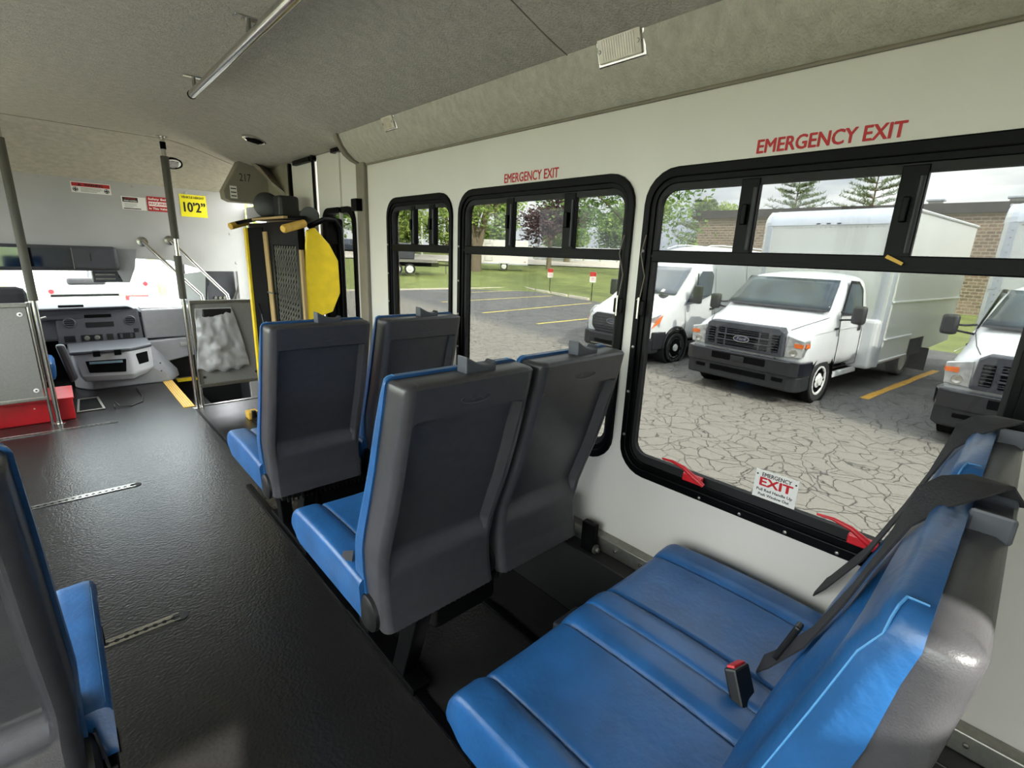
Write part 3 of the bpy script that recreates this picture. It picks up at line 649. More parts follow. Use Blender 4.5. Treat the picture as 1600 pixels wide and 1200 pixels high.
# plastic waste bag hanging from a black clip
clip = obj('bag_clip', MB().box(.865, 1.085, 4.715, 4.742, .775, .845), M['black'], bevel=.012); tag(clip, 'black plastic clip holding the white bag on the barrier panel', 'clip')
bm_rows = []
for i in range(29):
    z = .852-.52*i/28; row = []
    for k in range(41):
        u = k/40; xa = .815-.015*i/28-.02*sst(.5, 1, i/28); xb = 1.085+.105*(i/28)**.8
        x_ = xa+(xb-xa)*u
        nv = noise.noise(Vector((x_*9, z*6, 3)))*.020+noise.noise(Vector((x_*18+z*9, z*16-x_*6, 7)))*.013+noise.noise(Vector((x_*36-z*20, z*34, 2)))*.007
        y_ = 4.722-.030*math.sin(PI*u)*sst(0, .5, i/28)+nv*sst(0, .15, i/28)
        if i == 28: z2 = z-.02*math.sin(PI*u)+.012*math.sin(u*23)
        else: z2 = z
        row.append((x_, min(y_, 4.735), z2))
    bm_rows.append(row)
bagm = mat('thin_white_plastic', srgb(168, 167, 165), .3, nscale=5, namt=.06); 
mb = MB(); mb.grid(bm_rows); bag = obj('waste_bag', mb, bagm, smooth=60)
so_ = bag.modifiers.new('thick', 'SOLIDIFY'); so_.thickness = .003; tag(bag, 'crumpled white plastic waste bag hanging on the barrier panel', 'bag')
# driver's barrier with its pole
t = thing('driver_barrier', (-.13, 4.9, 0), 'grey panel barrier with bare pole behind the driver seat', 'barrier')
obj('pole', MB().tube([(-.13, 4.9, .0), (-.13, 4.9, 2.13)], .0165, 16), M['chrome'], t, smooth=True); pole_flange(t, (-.13, 4.9, 0))
obj('foam_sleeve', MB().tube([(-.13, 4.9, .93), (-.13, 4.9, 2.0)], .026, 16), M['foam'], t, smooth=True)
obj('pole', MB().tube([(-.165, 4.9, .0), (-.165, 4.9, .92)], .012, 12), M['chrome'], t, smooth=True)
obj('panel', MB().box(-.95, -.18, 4.892, 4.908, .225, .885), M['panel'], t)
obj('top_rail', MB().box(-.95, -.165, 4.885, 4.915, .885, .915), M['steel'], t, bevel=.006); obj('bottom_rail', MB().box(-.95, -.165, 4.885, 4.915, .195, .225), M['steel'], t, bevel=.006)
for a, b in ((-.215, .835), (-.215, .275), (-.6, .835), (-.6, .275)):
    w_ = obj('washer', MB().lathe((a, 4.892, b), (0, -1, 0), [(0, .016), (.003, .014)], 16), M['white'], t); obj('screw', MB().lathe((a, 4.889, b), (0, -1, 0), [(0, .006), (.004, .004)], 8), M['black'], w_)
rb = thing('red_box', (-.4, 5.05, 0), 'long bright red metal box on the floor under the driver barrier', 'box')
obj('body', MB().box(-1.0, -.03, 4.97, 5.22, 0, .165), M['red'], rb, bevel=.006)
obj('lid', MB().quadbox([(-1.0, 4.955, .165), (-.02, 4.955, .165), (-.02, 5.23, .20), (-1.0, 5.23, .20)], (0, 0, .012)), M['red'], rb, bevel=.004)
for x_ in (-.55, -.25): obj('rivet', MB().lathe((x_, 4.969, .12), (0, -1, 0), [(0, .006), (.004, .003)], 8), M['white'], rb)
# slanting entrance rails
for i, (a, b, lab) in enumerate((((.615, 5.37, 1.36), (.93, 5.0, .93), 'slanting polished grab rail left of the padded pole'), ((.815, 5.37, 1.38), (1.13, 5.0, .93), 'slanting polished grab rail right of the padded pole'))):
    g = thing('grab_rail', b, lab, 'handrail', 'slanting entrance rails')
    obj('rail', MB().tube([a, b, (b[0]+.01, b[1]-.03, b[2]-.12)], .0145, 14), M['chrome'], g, smooth=True)
    obj('flange', MB().lathe((a[0]-.005, 5.398, a[2]+.005), (0, -1, 0), [(0, .042), (.005, .040), (.008, .02)], 20), M['chrome'], g)
cnt = thing('fare_box', (1.2, 5.6, .8), 'dark grey boxed unit beside the entrance, behind the slanting rails', 'box')
obj('body', MB().box(1.08, 1.33, 5.52, 5.70, .62, 1.13), M['dashdark'], cnt, bevel=.01)
obj('lever', MB().tube([(1.28, 5.50, .80), (1.34, 5.44, .97)], .012, 8), M['steel'], cnt)
for x_ in (1.14, 1.18, 1.22): obj('knob', MB().lathe((x_, 5.52, .86), (0, -1, 0), [(0, .016), (.02, .012)], 10), M['steel'], cnt)
# stickers on the bulkhead
FX, FZ = (1, 0, 0), (0, 0, 1)
def sticker(name, x0, x1, z0, z1, m, lab, tilt=0):
    s = thing(name, ((x0+x1)/2, 5.397, (z0+z1)/2), lab, 'sticker'); s['_p'] = 1
    obj('sheet', MB().box(x0, x1, 5.3965, 5.3995, z0, z1), m, s); return s
def rect(s, x0, x1, z0, z1, m, name='block', y=5.396): return obj(name, MB().box(x0, x1, y-.0004, y, z0, z1), m, s)
DX = .012; s = sticker('warning_sticker', .205, .452, 1.727, 1.807, M['paper'], 'white and red WARNING sticker at the top of the bulkhead')
rect(s, .210, .447, 1.7740, 1.8020, M['redink']); text('lettering', 'WARNING', .028, M['ink'], s, (.345, 5.395, 1.7875), FX, FZ, bold=.04, width=.115, depth=.0002)
obj('triangle', MB().quadbox([(.245, 5.3952, 1.7790), (.270, 5.3952, 1.7790), (.2575, 5.3952, 1.7990)], (0, .0003, 0)), M['ink'], s)
for x_ in (.230, .424):
    obj('pictogram', MB().ring([(x_+.017*math.cos(a*PI/8), 5.3952, 1.7510+.017*math.sin(a*PI/8)) for a in range(16)], [(x_+.013*math.cos(a*PI/8), 5.3952, 1.7510+.013*math.sin(a*PI/8)) for a in range(16)], (0, .0004, 0)), M['ink'], s)
    obj('pictogram', MB().box(x_-.012, x_+.012, 5.3948, 5.3952, 1.7460, 1.7550).quadbox([(x_-.004, 5.395, 1.7390), (x_+.004, 5.395, 1.7390), (x_+.003, 5.395, 1.7630), (x_-.003, 5.395, 1.7630)], (0, .0003, 0)), M['ink'], s)
for k, wd in enumerate((.13, .14, .12, .10)): rect(s, .262, .262+wd, 1.7630-k*.009, 1.7655-k*.009, M['ink'], 'line')
s = sticker('notice_sticker', .510, .677, 1.625, 1.729, M['paper'], 'small torn white notice with black header on the bulkhead')
rect(s, .518, .622, 1.685, 1.723, M['ink'], 'header'); text('lettering', 'ATTENTION', .013, M['redink'], s, (.570, 5.3953, 1.712), FX, FZ, bold=.03, width=.075, depth=.0002); text('lettering', 'VIDEO CAMERA', .012, M['inkwhite'], s, (.570, 5.3953, 1.695), FX, FZ, bold=.03, width=.09, depth=.0002)
for k, wd in enumerate((.09, .08, .085, .06)): rect(s, .527, .527+wd, 1.673-k*.009, 1.675-k*.009, M['ink'], 'line')
rect(s, .520, .637, 1.630, 1.637, M['ink'], 'footer')
s = sticker('seat_belt_sticker', .685, .855, 1.625, 1.745, M['redink'], 'red and white seat belt sticker half hidden by the padded pole')
rect(s, .695, .845, 1.667, 1.703, M['inkwhite'])
for tx, z_, m_, wd in (('Safety Belts', 1.724, 'inkwhite', .15), ('REQUIRED', 1.685, 'redink', .14), ('In This Vehicle', 1.646, 'inkwhite', .15)): text('lettering', tx, .024, M[m_], s, (.770, 5.395, z_), FX, FZ, bold=.03, width=wd, depth=.0002)
s = sticker('height_sticker', .925, 1.130, 1.600, 1.790, M['yellowsign'], 'bright yellow vehicle height sticker on the bulkhead')
text('lettering', 'VEHICLE HEIGHT', .026, M['ink'], s, (1.0275, 5.3955, 1.765), FX, FZ, bold=.03, width=.175, depth=.0002)
text('lettering', '10\u20192\u201d', .115, M['ink'], s, (1.0275, 5.3955, 1.678), FX, FZ, bold=.028, width=.165, depth=.0002)
for i, (x_, z_) in enumerate(((.02, 1.815), (.60, 1.815), (.98, 1.80), (1.30, 1.47), (1.33, 1.20))):
    o = obj('trim_button', MB().lathe((x_, 5.399, z_), (0, -1, 0), [(0, .013), (.004, .012), (.006, .004)], 14), M['front']); o['kind'] = 'structure'

# ------------------------------------------------------------------ cab
mb = MB(); mb.box(LX-.05, LX, 5.4, 7.0, -.03, .75); mb.box(LX-.05, LX, 5.4, 7.0, 1.35, 2.0); mb.box(LX-.05, LX, 5.4, 5.6, .7, 1.4)
struct('trim_17', mb, M['front'])
struct('trim_21', MB().box(1.44, 1.46, 5.45, 6.25, -.75, 1.12), M['dashdark'])
struct('trim_18', MB().quadbox([(1.07, 5.45, 1.12), (1.07, 6.75, 1.02), (1.07, 6.75, .2), (1.07, 5.9, .2)], (.03, 0, 0)), M['dashdark'])
P_ = [(-1.05, 6.24, 1.76), (.85, 6.24, 1.76), (1.10, 6.60, 1.14), (1.14, 6.98, .55), (-1.05, 6.98, .55)]
Q_ = [(-1.0, 6.26, 1.72), (.80, 6.26, 1.72), (1.04, 6.60, 1.12), (1.08, 6.95, .60), (-1.0, 6.95, .60)]
o = struct('window_9', MB().ring(P_, Q_, (0, .03, .0)), M['dashdark'])
obj('pane', MB().quadbox([(a, b_+.02, c_) for a, b_, c_ in Q_], (0, .004, 0)), M['shield'], o)
for x0, x1 in ((-.5, .0), (.45, .95)):
    wp = obj('wiper', MB().tube([(x0, 7.0, .63), (x1, 6.985, .67)], .008, 6), M['black'], o)
mc = thing('overhead_mirror', (.0, 5.42, 1.22), 'wide black overhead visor mirror under the bulkhead', 'mirror')
obj('housing', MB().box(-.60, .425, 5.30, 5.395, 1.12, 1.315), M['dashdark'], mc, bevel=.03, smooth=40, seg=4)
obj('mirror_glass', MB().box(-.55, .13, 5.296, 5.302, 1.15, 1.29), mat('mirror_glass', srgb(70, 74, 80), .05, 1, nscale=3), mc)
obj('divider', MB().box(.132, .136, 5.294, 5.30, 1.135, 1.30), M['steel'], mc); obj('divider', MB().box(.24, .246, 5.292, 5.30, 1.2, 1.26), M['black'], mc)
rc = thing('radio_unit', (.40, 5.5, 1.05), 'black two-way radio box hanging right of the overhead mirror', 'radio')
obj('case', MB().box(.24, .46, 5.42, 5.58, 1.02, 1.115), M['dashdark'], rc, bevel=.008)
for k in range(2): obj('slot', MB().box(.26, .39, 5.412, 5.42, 1.045+k*.035, 1.055+k*.035), M['steel'], rc)
obj('knob', MB().lathe((.43, 5.42, 1.07), (0, -1, 0), [(0, .018), (.015, .014)], 14), M['black'], rc)
obj('bracket', MB().quadbox([(.44, 5.39, 1.02), (.48, 5.39, 1.02), (.53, 5.39, 1.14), (.56, 5.39, 1.30), (.41, 5.39, 1.30), (.41, 5.39, 1.1)], (0, .2, 0)), M['dash'], rc)
rm = thing('rear_view_mirror', (.2, 6.1, .98), 'small grey rear view mirror at the top of the windshield', 'mirror')
obj('housing', MB().box(.08, .36, 6.05, 6.09, .955, 1.02), M['dash'], rm, bevel=.02, seg=3); obj('stem', MB().tube([(.24, 6.1, 1.0), (.26, 6.3, 1.16)], .012, 8), M['dash'], rm)
# dashboard
db = thing('dashboard', (.3, 6.3, .3), 'grey dashboard with dark centre stack across the cab', 'dashboard')
obj('body', MB().quadbox([(-1.0, 6.25, .42), (-1.0, 6.22, .66), (-1.0, 6.40, .74), (-1.0, 6.98, .72), (-1.0, 6.98, .42)], (2.05, 0, 0)), M['dash'], db, bevel=.02)
obj('dash_top', MB().quadbox([(.60, 6.205, .705), (1.05, 6.205, .695), (1.05, 6.95, .73), (.60, 6.95, .75)], (0, 0, .012)), M['paper'], db, bevel=.004)
obj('instrument_hood', MB().quadbox([(-.55, 6.10, .62), (-.50, 6.08, .745), (.50, 6.12, .745), (.56, 6.16, .70), (.66, 6.2, .62)], (0, .35, .02)), M['dashdark'], db, bevel=.02)
cs = obj('centre_stack', MB().quadbox([(-.055, 6.10, .405), (.585, 6.10, .405), (.575, 6.17, .715), (-.045, 6.17, .715)], (0, .15, 0)), M['dashdark'], db, bevel=.012)
fy = lambda z_: 6.10+.07*(z_-.405)/.31-.003
obj('display', MB().box(-.01, .17, fy(.72)-.03, fy(.72)+.02, .725, .765), M['dark'], cs, bevel=.006)
for x_ in (.045, .50):
    obj('air_vent', MB().lathe((x_, fy(.60)+.002, .60), (0, -1, .2), [(0, .048), (.008, .048), (.012, .040), (.004, .036)], 24), M['grille'], cs, smooth=30)
    for k in (-1, 0, 1): obj('vent_slat', MB().box(x_-.034, x_+.034, fy(.6)-.010, fy(.6)-.004, .60+k*.02-.003, .60+k*.02+.003), M['dark'], cs)
obj('radio', MB().box(.16, .37, fy(.57)-.006, fy(.57)+.004, .55, .60), M['black'], cs, bevel=.003)
obj('tray_slot', MB().box(.16, .36, fy(.65)-.006, fy(.65)+.004, .64, .67), M['dark'], cs, bevel=.003)
for x0, x1 in ((-.01, .07), (.11, .27), (.30, .35), (.38, .52)): obj('control_panel', MB().box(x0, x1, fy(.45)-.006, fy(.45)+.004, .425, .485), M['black'], cs, bevel=.006)
for x_ in (.15, .225): obj('knob', MB().lathe((x_, fy(.455)-.005, .455), (0, -1, 0), [(0, .024), (.012, .02), (.014, .01)], 16), M['steel'], cs)
for x_ in (.41, .49): obj('knob', MB().box(x_-.010, x_+.010, fy(.455)-.012, fy(.455), .435, .475), M['grille'], cs)
obj('switch', MB().box(.515, .555, fy(.52)-.006, fy(.52), .43, .52), M['black'], cs)
gb = obj('glove_box', MB().quadbox([(.60, 6.10, .38), (1.05, 6.10, .40), (1.05, 6.06, .22), (.72, 6.06, .16)], (0, .15, 0)), M['dash'], db, bevel=.012)
obj('latch', MB().box(.88, .98, 6.07, 6.085, .31, .355), M['front'], gb, bevel=.005)
obj('panel_line', MB().box(.60, 1.05, 6.245, 6.25, .53, .536), M['dashdark'], db)
obj('lower_dash', MB().box(.60, 1.05, 6.16, 6.26, .40, .70), M['dash'], db, bevel=.015)
struct('trim_19', MB().box(-1.0, 1.1, 6.5, 6.54, -.7, .5), M['dark'])
# engine cover between the seats
ec = thing('engine_cover', (.35, 5.9, 0), 'light grey moulded engine cover with cup holders below the dashboard', 'console')
def ecs(y_, xl, xr, xbl, xbr, zt): return [(xbl, y_, 0), (xbr, y_, 0), (xbr-.01, y_, .08), (xr+.02, y_, zt-.05), (xr, y_, zt), ((xl+xr)/2, y_, zt+.01), (xl, y_, zt), (xl-.01, y_, zt-.05), (xbl, y_, .08)]
obj('body', MB().loft([ecs(5.86, .20, .48, .13, .72, .26), ecs(5.90, .10, .55, .08, .76, .33), ecs(6.0, .02, .60, .02, .80, .39), ecs(6.08, .0, .62, .0, .84, .40)]), M['dash'], ec, bevel=.012, smooth=30)
cn = obj('organizer', MB().loft([[(x_, y_, z_) for x_, y_, z_ in ((.08, 5.78, .10), (.42, 5.72, .09), (.56, 5.80, .13), (.58, 6.0, .14), (.05, 6.0, .12))], [(x_, y_, z_) for x_, y_, z_ in ((.05, 5.76, .16), (.43, 5.69, .15), (.60, 5.78, .18), (.60, 6.0, .2), (.02, 6.0, .2))], [(x_, y_, z_) for x_, y_, z_ in ((.02, 5.76, .36), (.42, 5.70, .37), (.60, 5.80, .38), (.60, 6.0, .39), (.0, 6.0, .38))]]), mat('organizer_grey', srgb(172, 172, 174), .5, nscale=10, namt=.04), ec, bevel=.015)
obj('rim', MB().quadbox([(.0, 5.75, .36), (.42, 5.685, .37), (.61, 5.79, .38), (.60, 6.02, .41), (.0, 6.02, .40)], (0, 0, .03)), M['dashdark'], cn, bevel=.01)
for x_ in (.16, .31): obj('notch', MB().box(x_, x_+.05, 5.675, 5.74, .345, .395), M['dark'], cn)
obj('cup_recess', MB().quadbox([(.115, 5.738, .19), (.375, 5.690, .18), (.39, 5.692, .30), (.10, 5.743, .30)], (0, .03, 0)), M['dark'], cn, bevel=.006)
obj('cup_recess', MB().quadbox([(.455, 5.710, .22), (.565, 5.765, .24), (.565, 5.775, .345), (.45, 5.715, .34)], (0, .03, 0)), M['dark'], cn, bevel=.006)
obj('bottle_film', MB().quadbox([(.125, 5.735, .272), (.36, 5.69, .272), (.36, 5.69, .292), (.125, 5.735, .292)], (0, -.004, 0)), mat('blue_film', srgb(110, 140, 150), .3, nscale=20), cn)
for z_ in (.12, .2): obj('bolt', MB().lathe((.66, 5.86-.02, z_), (0, -1, .3), [(0, .008), (.004, .005)], 8), M['dashdark'], ec)
# driver seat, wheel, armrest
ds = thing('driver_chair', (-.5, 5.45, 0), 'dark driver seat behind the grey barrier with raised armrest', 'seat')
obj('headrest', MB().box(-.42, -.17, 5.25, 5.36, .80, 1.0), M['web'], ds, bevel=.05, seg=4); obj('backrest', MB().box(-.70, -.13, 5.25, 5.40, .25, .88), M['web'], ds, bevel=.05, seg=4)
obj('cushion', MB().box(-.68, -.10, 5.40, 5.85, .22, .38), M['blue'], ds, bevel=.04, seg=3); obj('pedestal', MB().box(-.6, -.15, 5.4, 5.8, 0, .22), M['frame'], ds)
obj('armrest', MB().quadbox([(-.075, 5.42, .515), (-.015, 5.42, .515), (.035, 5.42, .22), (-.02, 5.42, .18)], (0, .07, 0)), M['dashdark'], ds, bevel=.02)
sw = thing('steering_wheel', (-.38, 5.95, .66), 'dark steering wheel partly hidden by the driver barrier', 'steering wheel')
ring = []; mt = Matrix.Translation((-.36, 5.98, .64)) @ Matrix.Rotation(math.radians(-55), 4, 'X')
obj('rim', MB().tube([tuple(mt @ Vector((.21*math.cos(a*PI/16), .21*math.sin(a*PI/16), 0))) for a in range(33)], .016, 10), M['dashdark'], sw, smooth=True)
obj('hub', MB().lathe(mt @ Vector((0, 0, 0)), mt.to_3x3() @ Vector((0, 0, 1)), [(-.03, .07), (.02, .07), (.03, .05)], 18), M['dashdark'], sw); obj('column', MB().tube([(-.36, 5.98, .62), (-.36, 6.25, .48)], .04, 10), M['dashdark'], sw)
obj('lever', MB().tube([(-.25, 6.02, .63), (-.10, 6.0, .68)], .010, 8), M['steel'], sw)
o = thing('floor_recess', (.1, 5.2, 0), 'small framed dark opening in the floor beside the red box', 'hatch')
obj('rim', MB().ring([(-.02, 5.12, .004), (.16, 5.12, .004), (.14, 5.55, .004), (.0, 5.55, .004)], [(-.005, 5.14, .004), (.145, 5.14, .004), (.125, 5.53, .004), (.012, 5.53, .004)], (0, 0, .006)), M['steel'], o)
obj('opening', MB().box(-.005, .14, 5.14, 5.53, .0005, .002), M['dark'], o)
o = obj('cable', MB().tube([(.22, 5.10, .004), (.22, 5.14, .03), (.23, 5.12, .05), (.25, 5.10, .02), (.33, 5.10, .006), (.42, 5.2, .006), (.44, 5.4, .006), (.43, 5.7, .006)], .006, 6), M['black']); tag(o, 'black cable end lying on the floor before the engine cover', 'cable')

# ------------------------------------------------------------------ wheelchair lift folded in its doorway
t = thing('wheelchair_lift', (1.25, 3.6, 0), 'folded black wheelchair lift with yellow panel standing before its doors', 'wheelchair lift')
for y_, nm in ((4.10, 'post'), (3.16, 'post')):
    obj('post', MB().box(1.35, 1.39, y_-.02, y_+.02, 0, 1.50), M['frame'], t, bevel=.008)
obj('base_plate', MB().box(1.02, 1.42, 2.98, 4.22, .003, .03), M['frame'], t, bevel=.004)
obj('platform_frame', MB().ring([(1.13, y_, z_) for y_, z_ in ((4.15, .12), (4.15, 1.53), (3.16, 1.53), (3.16, .12))], [(1.13, y_, z_) for y_, z_ in ((3.63, .17), (3.63, 1.385), (3.20, 1.385), (3.20, .17))], (.04, 0, 0)), M['frame'], t, bevel=.004)
# open mesh of the platform: woven strands standing proud
g = MB()
for k in range(9):
    y_ = 3.228+k*.047
    for ph in (0, PI): g.tube([(1.140+.004*math.cos(i*PI/3+ph), y_+.008*math.sin(i*PI/3+ph), .17+i*.0121) for i in range(101)], .0072, 5)
gm = obj('mesh_plate', g, M['foam'], t); gm['kind'] = 'stuff'
obj('backing_plate', MB().box(1.155, 1.165, 3.20, 3.63, .17, 1.385), M['dark'], t)
e = obj('edge_strip', MB().quadbox([(1.118, 3.80, 1.47), (1.118, 3.72, 1.47), (1.118, 3.64, .20), (1.118, 3.72, .20)], (.012, 0, 0)), M['tape'], t, bevel=.003)
obj('joint', MB().box(1.112, 1.13, 3.64, 3.78, 1.05, 1.06), M['black'], e)
obj('edge_strip', MB().quadbox([(1.112, 4.23, 1.50), (1.112, 4.18, 1.50), (1.112, 4.18, .04), (1.112, 4.23, .04)], (.03, 0, 0)), M['yellow'], t, bevel=.003)
obj('side_plate', MB().box(1.125, 1.145, 3.82, 4.17, .05, 1.50), M['dark'], t, bevel=.004)
yp = [(1.165, 1.475), (1.215, 1.495), (1.30, 1.40), (1.352, 1.30), (1.355, 1.10), (1.30, .98), (1.135, .93), (1.135, 1.2)]
obj('yellow_barrier', MB().quadbox([(a, 3.10, b) for a, b in yp], (0, .025, 0)), M['yellow'], t, bevel=.006)
obj('barrier_edge', MB().box(1.120, 1.136, 3.095, 3.13, .90, 1.36), M['tape'], t)
obj('arm', MB().tube([(1.20, 3.16, 1.50), (1.26, 3.06, 1.545), (1.33, 3.08, 1.55), (1.365, 3.09, 1.50), (1.38, 3.11, 1.36), (1.385, 3.12, .95), (1.385, 3.12, .1)], .016, 10), M['frame'], t, smooth=True)
obj('arm', MB().tube([(1.02, 4.12, 1.52), (1.14, 3.9, 1.56), (1.14, 3.3, 1.55), (1.2, 3.2, 1.55)], .014, 8), M['frame'], t, smooth=True)
h1 = obj('hand_grip', MB().tube([(1.165, 3.14, 1.515), (1.02, 3.06, 1.475)], .024, 14), M['ochre'], t, smooth=40); obj('tip', MB().lathe((1.02, 3.06, 1.475), (-.85, -.47, -.2), [(0, .024), (.01, .018)], 14), M['ochre'], h1)
h1 = obj('hand_grip', MB().tube([(1.12, 4.14, 1.54), (.99, 4.08, 1.50)], .024, 14), M['ochre'], t, smooth=40)
obj('bracket_plate', MB().box(1.28, 1.40, 3.10, 3.16, 1.40, 1.56), M['frame'], t, bevel=.02)
obj('belt_reel', MB().lathe((1.22, 3.95, 1.655), (-.5, -.85, 0), [(0, .088), (.05, .088), (.06, .07)], 24), M['black'], t, smooth=30)
obj('reel_case', MB().box(1.22, 1.36, 3.72, 3.86, 1.57, 1.72), M['black'], t, bevel=.02)
obj('belt_reel', MB().lathe((1.27, 3.30, 1.57), (-.5, -.85, 0), [(0, .055), (.04, .055)], 20), M['black'], t)
obj('shelf_rail', MB().box(1.10, 1.34, 3.3, 4.0, 1.545, 1.56), M['tape'], t, bevel=.003)
obj('pump_box', MB().box(1.16, 1.38, 3.80, 4.05, .1, 1.3), M['dark'], t, bevel=.01)
ft = obj('foot_clamp', MB().box(1.0, 1.08, 4.16, 4.26, .0, .06), M['ochre'], t, bevel=.006); obj('clamp_bolt', MB().box(1.02, 1.05, 4.13, 4.16, .02, .08), M['black'], ft, bevel=.004)
obj('strap', MB().tube([(1.11, 4.0, .95), (1.10, 3.92, .88), (1.105, 3.86, .70)], .006, 5), M['black'], t)

# ------------------------------------------------------------------ outside: ground
G = -.85
def terr(x_, y_):
    d = math.hypot(x_, y_); return G+.073*max(0, min(30, d-32))
am = bpy.data.materials.new('cracked_asphalt'); am.use_nodes = True; n = am.node_tree.nodes; l = am.node_tree.links; b = n['Principled BSDF']
tc = n.new('ShaderNodeTexCoord'); wn = n.new('ShaderNodeTexNoise'); wn.inputs['Scale'].default_value = 1.6; wn.inputs['Detail'].default_value = 7
l.new(tc.outputs['Object'], wn.inputs['Vector'])
mxv = n.new('ShaderNodeMix'); mxv.data_type = 'VECTOR'; mxv.inputs[0].default_value = .30; l.new(tc.outputs['Object'], mxv.inputs[4]); l.new(wn.outputs['Color'], mxv.inputs[5])
def crack(scale, width):
    v = n.new('ShaderNodeTexVoronoi'); v.feature = 'DISTANCE_TO_EDGE'; v.inputs['Scale'].default_value = scale; l.new(mxv.outputs[1], v.inputs['Vector'])
    r = n.new('ShaderNodeMapRange'); r.inputs[1].default_value = 0; r.inputs[2].default_value = width; r.inputs[3].default_value = 0; r.inputs[4].default_value = 1; l.new(v.outputs['Distance'], r.inputs[0]); return r
c1 = crack(5.6, .028); c2 = crack(2.3, .014)
zone = n.new('ShaderNodeTexNoise'); zone.inputs['Scale'].default_value = .55; zone.inputs['Detail'].default_value = 3; l.new(tc.outputs['Object'], zone.inputs['Vector'])
zr = n.new('ShaderNodeMapRange'); zr.inputs[1].default_value = .60; zr.inputs[2].default_value = .74; l.new(zone.outputs['Fac'], zr.inputs[0])
mxa = n.new('ShaderNodeMath'); mxa.operation = 'MAXIMUM'; l.new(c1.outputs[0], mxa.inputs[0]); l.new(zr.outputs[0], mxa.inputs[1])
cm = n.new('ShaderNodeMath'); cm.operation = 'MINIMUM'; l.new(mxa.outputs[0], cm.inputs[0]); l.new(c2.outputs[0], cm.inputs[1])
# newer dark patch of asphalt on the parking row side, old bleached asphalt on the drive
sx = n.new('ShaderNodeSeparateXYZ'); l.new(tc.outputs['Object'], sx.inputs[0])
wz = n.new('ShaderNodeMath'); wz.operation = 'MULTIPLY_ADD'; wz.inputs[1].default_value = 1.6; l.new(wn.outputs['Fac'], wz.inputs[0]); l.new(sx.outputs['X'], wz.inputs[2])
wy = n.new('ShaderNodeMath'); wy.operation = 'MULTIPLY_ADD'; wy.inputs[1].default_value = -.18; l.new(sx.outputs['Y'], wy.inputs[0]); l.new(wz.outputs[0], wy.inputs[2])
pr_ = n.new('ShaderNodeMapRange'); pr_.inputs[1].default_value = 8.7; pr_.inputs[2].default_value = 9.8; l.new(wy.outputs[0], pr_.inputs[0])
fn = n.new('ShaderNodeTexNoise'); fn.inputs['Scale'].default_value = 60; fn.inputs['Detail'].default_value = 4; l.new(tc.outputs['Object'], fn.inputs['Vector'])
fr = n.new('ShaderNodeValToRGB'); fr.color_ramp.elements[0].position = .3; fr.color_ramp.elements[1].position = .7
fr.color_ramp.elements[0].color = srgb(122, 117, 108); fr.color_ramp.elements[1].color = srgb(142, 137, 127); l.new(fn.outputs['Fac'], fr.inputs[0])
dk = n.new('ShaderNodeValToRGB'); dk.color_ramp.elements[0].position = .3; dk.color_ramp.elements[1].position = .7
dk.color_ramp.elements[0].color = srgb(92, 92, 91); dk.color_ramp.elements[1].color = srgb(108, 107, 105); l.new(wn.outputs['Fac'], dk.inputs[0])
mc_ = n.new('ShaderNodeMix'); mc_.data_type = 'RGBA'; l.new(pr_.outputs[0], mc_.inputs[0]); l.new(fr.outputs[0], mc_.inputs[6]); l.new(dk.outputs[0], mc_.inputs[7])
mc2 = n.new('ShaderNodeMix'); mc2.data_type = 'RGBA'; mc2.inputs[6].default_value = srgb(50, 47, 44); l.new(cm.outputs[0], mc2.inputs[0]); l.new(mc_.outputs[2], mc2.inputs[7])
l.new(mc2.outputs[2], b.inputs['Base Color']); b.inputs['Roughness'].default_value = .85
bp = n.new('ShaderNodeBump'); bp.inputs['Strength'].default_value = .5; bp.inputs['Distance'].default_value = .02; l.new(cm.outputs[0], bp.inputs['Height']); l.new(bp.outputs[0], b.inputs['Normal'])
lot = [(-2.5, -30), (13.2, -30), (15.7, -15), (18.9, 2.2), (21.2, 16.6), (22.2, 21.0), (24.0, 25.2), (11.4, 25.6), (-2.5, 26)]
o = obj('parking_lot', MB().quadbox([(a, b_, G) for a, b_ in lot], (0, 0, -.05)), am, base=(0, 0, G)); o['kind'] = 'structure'; o['label'] = 'cracked asphalt parking lot'
o = obj('unseen_dark_ground', MB().quadbox([(a, b_, G) for a, b_ in ((-40, -30), (-2.5, -30), (-2.5, 26), (-40, 26))], (0, 0, -.05)), mat('low_bounce_asphalt', srgb(88, 86, 80), .9, nscale=2, namt=.15, bump=.3, bscale=60), base=(0, 0, G)); o['kind'] = 'structure'  # dark ground added out of view to cut light bounced into the bus
lawn = mat('mown_grass', srgb(116, 126, 66), .9, nscale=.9, namt=.22, bump=.6, bscale=30, detail=9)
mb = MB(); rows = []
for i in range(44):
    d = 3+i*3.4; rows.append([(d*math.sin(math.radians(a)), d*math.cos(math.radians(a)), terr(d*math.sin(math.radians(a)), d*math.cos(math.radians(a)))-.06) for a in range(-180, 181, 5)])
mb.grid(rows); o = obj('lawn', mb, lawn, base=(0, 0, G), smooth=True); o['kind'] = 'structure'
pts = lambda r_: [(r_*math.sin(math.radians(a)), r_*math.cos(math.radians(a)), terr(r_*math.sin(math.radians(a)), r_*math.cos(math.radians(a)))+.03) for a in range(-20, 101, 4)]
o = obj('road', MB().grid([pts(50.5), pts(54), pts(58)]), mat('pale_concrete_road', srgb(205, 196, 184), .8, nscale=1, namt=.06), base=(0, 0, 0)); o['kind'] = 'structure'
pl_m = mat('yellow_line_paint', srgb(214, 196, 92), .7, nscale=12, namt=.18); plo = mat('orange_line_paint', srgb(214, 164, 66), .7, nscale=10, namt=.22)
